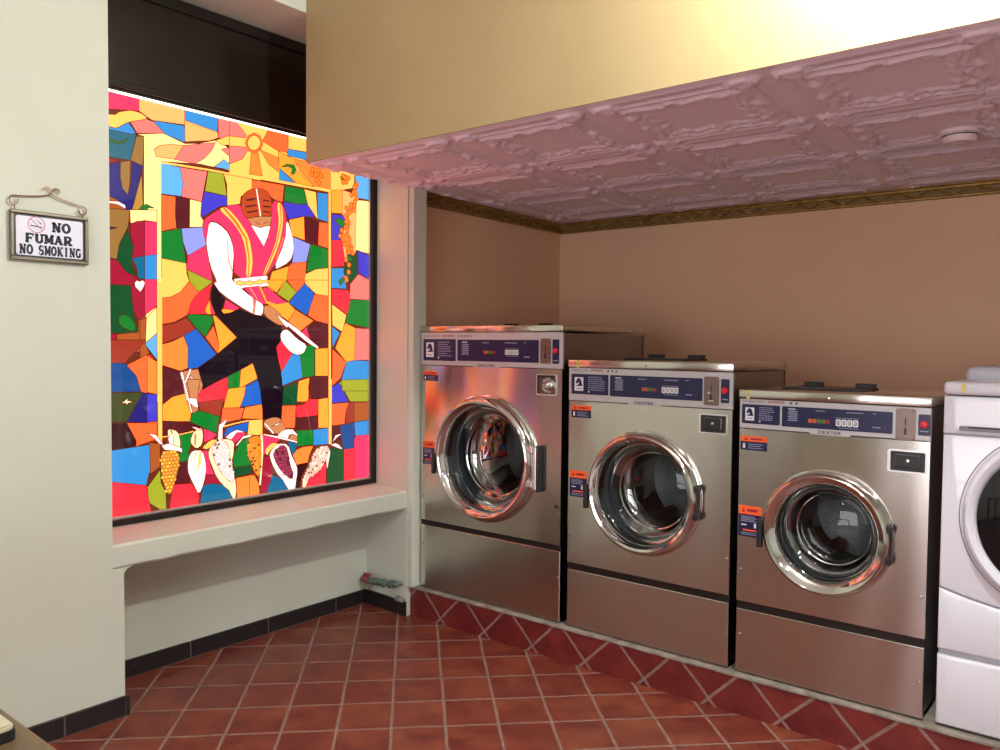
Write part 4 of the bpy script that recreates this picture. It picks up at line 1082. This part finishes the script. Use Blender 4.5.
    if spec['round']:
        bx(bm, hx-.004, hx+.022, -.030, 0, ccz-.115, ccz+.085, bev=.006, mi=0); bx(bm, hx+.022, hx+.038, -.034, 0, ccz-.12, ccz+.09, bev=.005, mi=1)
        bx(bm, hx-.03, hx+.01, -.045, -.02, ccz+.055, ccz+.085, bev=.004, mi=0); bx(bm, hx-.03, hx+.01, -.045, -.02, ccz-.1, ccz-.07, bev=.004, mi=0)
    else:
        bx(bm, hx-.012, hx+.002, -.034, 0, ccz-.075, ccz+.065, bev=.005, mi=1)
        bx(bm, hx-.03, hx+.004, -.042, -.02, ccz+.035, ccz+.06, bev=.004, mi=1); bx(bm, hx-.03, hx+.004, -.042, -.02, ccz-.07, ccz-.045, bev=.004, mi=1)
    obj('hinge', bm, [M['alu'], M['black']], door)
    bm = bmesh.new(); hx = ccx-R
    hz = ccz+spec.get('hz', .03)
    bx(bm, hx-.014, hx+.006, -.050, -.028, hz-.10, hz, bev=.005); bx(bm, hx-.014, hx+.03, -.046, -.030, hz-.014, hz+.004, bev=.003)
    bx(bm, hx+.006, hx+.022, -.044, 0, hz-.035, hz+.012, bev=.004)
    obj('handle', bm, M['black'], door)
    # soap lid and bracket on the top
    bm = bmesh.new(); q0, q1 = fx(spec['soap'][0]), fx(spec['soap'][1]); sy = spec['soap'][2]-FY
    bx(bm, q0, q1, sy-.12, sy+.10, T, T+.008, bev=.002)
    for qq in (q0+.03, q1-.07): bx(bm, qq, qq+.065, sy+.04, sy+.09, T+.006, T+.024, bev=.003)
    obj('soap_lid', bm, M['black'], root)
    return root
def bb(a, b, c, d): return (a, b, c, d)
washer(-2.933, -2.0607, 1.485, 1.456, 1.288, .504, .478, .853, .298, .250, 3.711, dict(
    label='tallest steel washer, beside the window corner, with a round chrome lock', load='QUAD LOAD', marks=5, round=True, dx=-.004,
    l1=bb(-2.913, 1.420, -2.695, 1.313), l2=bb(-2.683, 1.418, -2.192, 1.315), bt=bb(-2.116, 1.421, -2.080, 1.313), slot=bb(-2.181, 1.425, -2.125, 1.313),
    cb=bb(-2.202, 1.265, -2.091, 1.169), knob=(-2.137, 1.216), led=(-2.516, -2.442, 1.359), dig=(-2.386, -2.306, 1.360), brand=(-2.553, -2.444, 1.301),
    tx=(-2.913, -2.702, 1.434), st=bb(-2.915, 1.258, -2.815, 1.211), st2=bb(-2.915, .905, -2.835, .788), hz=.0, soap=(-2.83, -2.50, 3.45)))
washer(-2.029, -1.2716, 1.333, 1.301, 1.153, .441, .411, .790, .252, .212, 3.543, dict(
    label='middle steel washer, between the tall one and the shortest one', load='TRIPLE LOAD', marks=3, round=False, dx=.0,
    l1=bb(-2.012, 1.272, -1.825, 1.185), l2=bb(-1.817, 1.272, -1.398, 1.183), bt=bb(-1.322, 1.272, -1.288, 1.180), slot=bb(-1.391, 1.280, -1.330, 1.169),
    cb=bb(-1.411, 1.136, -1.295, 1.058), led=(-1.665, -1.597, 1.219), dig=(-1.575, -1.500, 1.219), brand=(-1.698, -1.610, 1.170),
    tx=(-2.012, -1.850, 1.287), st=bb(-2.012, 1.135, -1.911, 1.082), st2=bb(-2.017, .850, -1.929, .735), hz=.01, yel=-1.979, soap=(-1.90, -1.60, 3.36)))
washer(-1.249, -.588, 1.2355, 1.204, 1.088, .431, .401, .738, .221, .172, 3.52, dict(
    label='shortest steel washer, right next to the white machine', load='DOUBLE LOAD', marks=2, round=False, dx=.0,
    l1=bb(-1.236, 1.181, -1.092, 1.109), l2=bb(-1.084, 1.181, -.708, 1.107), bt=bb(-.629, 1.179, -.592, 1.109), slot=bb(-.698, 1.196, -.637, 1.090),
    cb=bb(-.721, 1.057, -.601, .980), led=(-.990, -.913, 1.134), dig=(-.894, -.817, 1.133), brand=(-.953, -.874, 1.097),
    tx=(-1.234, -1.075, 1.192), st=bb(-1.241, 1.061, -1.138, 1.008), st2=bb(-1.242, .797, -1.154, .680), hz=.02, yel=-1.212, soap=(-1.145, -.85, 3.26)))

# ------------------------------------------------------------------ white front loader on its pedestal
root = thing('white_dryer', 'white front loading machine on a drawer pedestal, cut off by the right edge', 'washing machine', (-.213, FY, CZ))
X0, X1 = -.345, .345; Z = lambda z: z-CZ
E_ = M['enamel']
bm = bmesh.new(); bx(bm, X0+.002, X1-.002, .02, .76, Z(.415), Z(1.245), bev=.01)
body = obj('cabinet', bm, E_, root, smooth=True)
bm = bmesh.new(); bx(bm, X0, X1, -.004, .77, Z(1.248), Z(1.290), bev=.014, seg=4); obj('top_cover', bm, E_, root, smooth=True)
bm = bmesh.new(); bx(bm, X0+.024, X1-.024, .215, .70, Z(1.260), Z(1.336), bev=.026, seg=5); obj('rear_console', bm, M['enamel_grey'], root, smooth=True)
def curved_panel(z0f, z1f, y0, y1, n=24, bev=.006, name='p'):
    bm = bmesh.new(); P = []
    xs = [X0+.003+(X1-X0-.006)*i/n for i in range(n+1)]
    P = [(x, z0f(x)) for x in xs]+[(x, z1f(x)) for x in xs[::-1]]
    prism(bm, P, y0, y1)
    es = [e for e in bm.edges if abs(e.verts[0].co.y-y0) < 1e-6 and abs(e.verts[1].co.y-y0) < 1e-6]
    bmesh.ops.bevel(bm, geom=es, offset=bev, segments=3, profile=.5, affect='EDGES'); return bm
smile = lambda x: Z(.617)-.052*(1-(x/.345)**2)
f1 = lambda z: (lambda x: Z(z))
obj('front_panel', curved_panel(lambda x: smile(x)+.003, f1(1.118), 0, .03), E_, root, smooth=True)
obj('lower_front', curved_panel(f1(.412), lambda x: smile(x)-.003, .0, .03), E_, root, smooth=True)
bm = curved_panel(f1(1.122), f1(1.244), -.004, .03)
cp = obj('control_panel', bm, E_, root, smooth=True)
bm = bmesh.new(); prism(bm, rrect(X0+.035, X1-.03, Z(1.132), Z(1.238), .018, 5), -.010, 0)
bmesh.ops.bevel(bm, geom=[e for e in bm.edges if e.verts[0].co.y < -.009 and e.verts[1].co.y < -.009], offset=.004, segments=3, affect='EDGES')
dr_ = obj('dispenser_drawer', bm, E_, cp, smooth=True)
bm = bmesh.new(); prism(bm, rrect(X0+.050, X1-.05, Z(1.134), Z(1.150), .006, 4), -.0112, -.009); obj('handle_slot', bm, mat('slot_grey', lin((120, 116, 126)), .4), dr_)
bm = box(X0+.075, X1-.075, -.0125, -.009, Z(1.144), Z(1.149), bev=.001); obj('handle_dark_line', bm, M['black'], dr_)  # thin black bar across the handle slot
bm = bmesh.new(); cxx, czz = .0, Z(.866)
lathe_y(bm, [(.287, 0), (.287, .004), (.281, .008), (.278, .004), (.276, .004), (.275, .022), (.270, .030), (.262, .033), (.248, .028), (.239, .018), (.237, .004), (.237, 0)], cxx, 0, czz, 96)
dd = obj('door', bm, E_, root, smooth=True)
bm = bmesh.new(); lathe_y(bm, [(.237, .016), (.218, .022), (.16, .036), (.08, .044), (.0005, .046)], cxx, 0, czz, 72); obj('door_glass', bm, M['darkglass'], dd, smooth=True)
bm = bmesh.new(); lathe_y(bm, [(.279, .002), (.285, .0045), (.290, .002), (.290, 0)], cxx, 0, czz, 96); obj('door_seal', bm, mat('dark_seal_line', (.12, .12, .14), .5), dd, smooth=True)
bm = bmesh.new(); lathe_y(bm, [(.2755, .010), (.2755, .0235), (.268, .0325), (.262, .030)], cxx, 0, czz, 14, a0=PI*.955, a1=PI*1.045); obj('door_catch', bm, M['enamel_grey'], dd)
bm = bmesh.new(); bx(bm, X0+.003, X1-.003, .02, .74, .006, Z(.408), bev=.006); ped = obj('pedestal', bm, M['enamel_grey'], root, smooth=True)
obj('pedestal_drawer', curved_panel(f1(.162), f1(.392), -.004, .03, bev=.010), E_, ped, smooth=True)
bm = box(X0+.052, X0+.064, -.0052, -.0042, Z(1.256), Z(1.284)); obj('price_tag', bm, mat('pale_yellow_sticker', lin((225, 205, 110)), .5), root)
bm = bmesh.new(); bx(bm, X0+.03, X1-.03, .04, .70, 0, .008)
obj('base_plate', bm, M['black'], ped)

# ------------------------------------------------------------------ small things
# wall tap in the niche corner
root = thing('wall_tap', 'small old brass and steel tap stub on the niche side wall beside the tall washer', 'tap', (-3.285, 2.935, .14), math.radians(-3.8))
bm = bmesh.new()
tube(bm, [(0, .018, 0), (0, -.02, 0), (.02, -.02, .002), (.10, -.022, .006), (.19, -.022, .016), (.270, -.020, .024), (.270, .018, .024)], [.010, .012, .014, .013, .014, .010, .010], 12)
for x in (.10, .13, .16, .225, .25): tube(bm, [(x-.006, -.022, x*.085), (x+.006, -.022, x*.085)], .021, 6)
tube(bm, [(.20, -.022, .016), (.20, -.05, .006)], .008, 8)
obj('pipe', bm, mat('galvanised_pipe', lin((132, 146, 140)), .45, .7), root, smooth=True)
bm = bmesh.new(); tube(bm, [(.03, -.022, .0), (.03, -.022, .030)], .006, 8); lathe = tube(bm, [(.012, -.022, .031), (.06, -.022, .033)], .008, 8); tube(bm, [(.0, -.022, .005), (.045, -.022, .003)], .018, 10)
obj('valve_handle', bm, mat('faded_red_paint', lin((150, 66, 72)), .5), root, smooth=True)
bm = bmesh.new(); tube(bm, [(.02, -.004, -.03), (.02, -.012, -.03)], [.028, .022], 12); obj('pipe_flange', bm, mat('pinkish_mortar', lin((176, 148, 132)), .8), root)
# loose plaster at the curb corner
bm = bmesh.new(); bmesh.ops.create_icosphere(bm, subdivisions=2, radius=1)
random.seed(2)
for v in bm.verts: v.co = Vector((v.co.x*.035, v.co.y*.018, max(-.0, v.co.z*.022)))*random.uniform(.8, 1.2)
tag(obj('plaster_lump', bm, M['concrete'], loc=(-3.02, 2.925, HB)), 'crumbly lump of plaster on the black baseboard next to the red curb', 'plaster')

# round white smoke detector on the tin ceiling
root = thing('smoke_detector', 'round white smoke detector on the pressed tin ceiling', 'smoke detector', (-.606, 3.40, ZB-.012))
bm = bmesh.new()
def lathe_z(bm, prof, n=40):
    R_ = [[bm.verts.new((r*math.cos(2*PI*i/n), r*math.sin(2*PI*i/n), z)) for r, z in prof] for i in range(n)]
    for i in range(n):
        for j in range(len(prof)-1): bm.faces.new((R_[i][j], R_[(i+1) % n][j], R_[(i+1) % n][j+1], R_[i][j+1]))
lathe_z(bm, [(.066, .012), (.066, 0), (.060, -.004), (.056, -.004), (.056, -.022), (.048, -.032), (.0005, -.034)]); bmesh.ops.recalc_face_normals(bm, faces=bm.faces)
obj('housing', bm, mat('white_plastic', lin((232, 214, 216)), .4), root, smooth=True)
bm = bmesh.new(); lathe_z(bm, [(.058, -.006), (.0575, -.010), (.056, -.010)]); obj('vent_ring', bm, M['greyplastic'], root)

# counter in the near left corner and the little box on it
root = thing('folding_counter', 'olive brown wooden counter top in the bottom left corner', 'counter', (-1.5, .13, 0))
wm = mat('olive_wood', lin((112, 94, 66)), .4)
wv = N(wm, 'ShaderNodeMapping'); wv.inputs['Scale'].default_value = (3, 40, 3); g = N(wm, 'ShaderNodeTexCoord'); L(wm, g.outputs['Object'], wv.inputs[0])
L(wm, mixc(wm, ramp(wm, noise(wm, 2, 4, wv.outputs[0]), .3, .7), lin((104, 88, 60)), lin((84, 68, 48))), bsdf(wm).inputs['Base Color'])
obj('counter_top', box(-.9, .85, -.30, .30, .865, .90, bev=.006), wm, root)
for a in ((-.86, -.8, -.27, -.21), (-.86, -.8, .21, .27), (.75, .81, -.27, -.21), (.75, .81, .21, .27)): obj('leg', box(a[0], a[1], a[2], a[3], 0, .865), wm, root)
root = thing('small_box', 'small black box with a rounded cream lid lying on the counter', 'box', (-1.155, 0.375, .9), 0)
bm = bmesh.new(); prismz(bm, rrect(-.075, .055, -.055, .033, .012), 0, .014); obj('base', bm, M['black'], root)
bm = bmesh.new(); prismz(bm, rrect(-.073, .053, -.049, .031, .012), .014, .020)
bmesh.ops.bevel(bm, geom=[e for e in bm.edges if e.verts[0].co.z > .019 and e.verts[1].co.z > .019], offset=.003, segments=2, affect='EDGES')
obj('lid', bm, mat('cream_plastic', lin((188, 180, 156)), .4), root)

# the hanging bulb
root = thing('pendant_bulb', 'bare bulb hanging from the ceiling beside the beam', 'lamp', (-.42, 2.06, ZR))
bm = bmesh.new(); tube(bm, [(0, 0, 0), (0, 0, -.26)], .004, 6); tube(bm, [(0, 0, 0), (0, 0, -.02)], .04, 16); obj('cord', bm, M['white_paint'], root)
bm = bmesh.new(); tube(bm, [(0, 0, -.26), (0, 0, -.34)], .02, 14); obj('socket', bm, M['black'], root)
# unseen ceiling tube lights; the two behind the camera are added for fill
lmt = mat('tube_glow', (.9, .9, .9), .5); bsdf(lmt).inputs['Emission Color'].default_value = (1, .97, .9, 1); bsdf(lmt).inputs['Emission Strength'].default_value = 6
for i, (x, y, z, sx, sy, p) in enumerate(TUBES):
    r = thing('unseen_tube_light', ['fluorescent ceiling light nearest the beam', 'added unseen fill light, fluorescent, above the room on the right', 'added unseen fill light, fluorescent, above the far end of the room'][i], 'ceiling light', (x, y, ZR), group='ceiling tube lights')
    obj('housing', box(-.07, .07, -.68, .68, -.07, 0, bev=.006), M['white_paint'], r)
    bm = bmesh.new()
    for q in (-.03, .03): tube(bm, [(q, -.64, -.088), (q, .64, -.088)], .016, 12)
    obj('tube', bm, lmt, r, smooth=True)

# glowing window added out of view behind the camera, around the fill light
wf = bpy.data.objects.new('added_fill_window', None); COL.objects.link(wf); wf['kind'] = 'structure'
bm = bmesh.new()
for a in ((-1.78, -1.70, .32, 2.18), (.50, .58, .32, 2.18), (-.63, -.57, .4, 2.1), (-1.70, .50, .32, .4), (-1.70, .50, 2.1, 2.18)): bx(bm, a[0], a[1], -2.6, -2.55, a[2], a[3], bev=.004)
obj('fill_window_frame', bm, M['frame'], wf)
gp = mat('fill_pane_glow', (.8, .8, .8), .4); bsdf(gp).inputs['Emission Color'].default_value = (1, .95, .94, 1); bsdf(gp).inputs['Emission Strength'].default_value = 1.2
obj('pane', box(-1.70, .50, -2.598, -2.585, .4, 2.1), gp, wf)
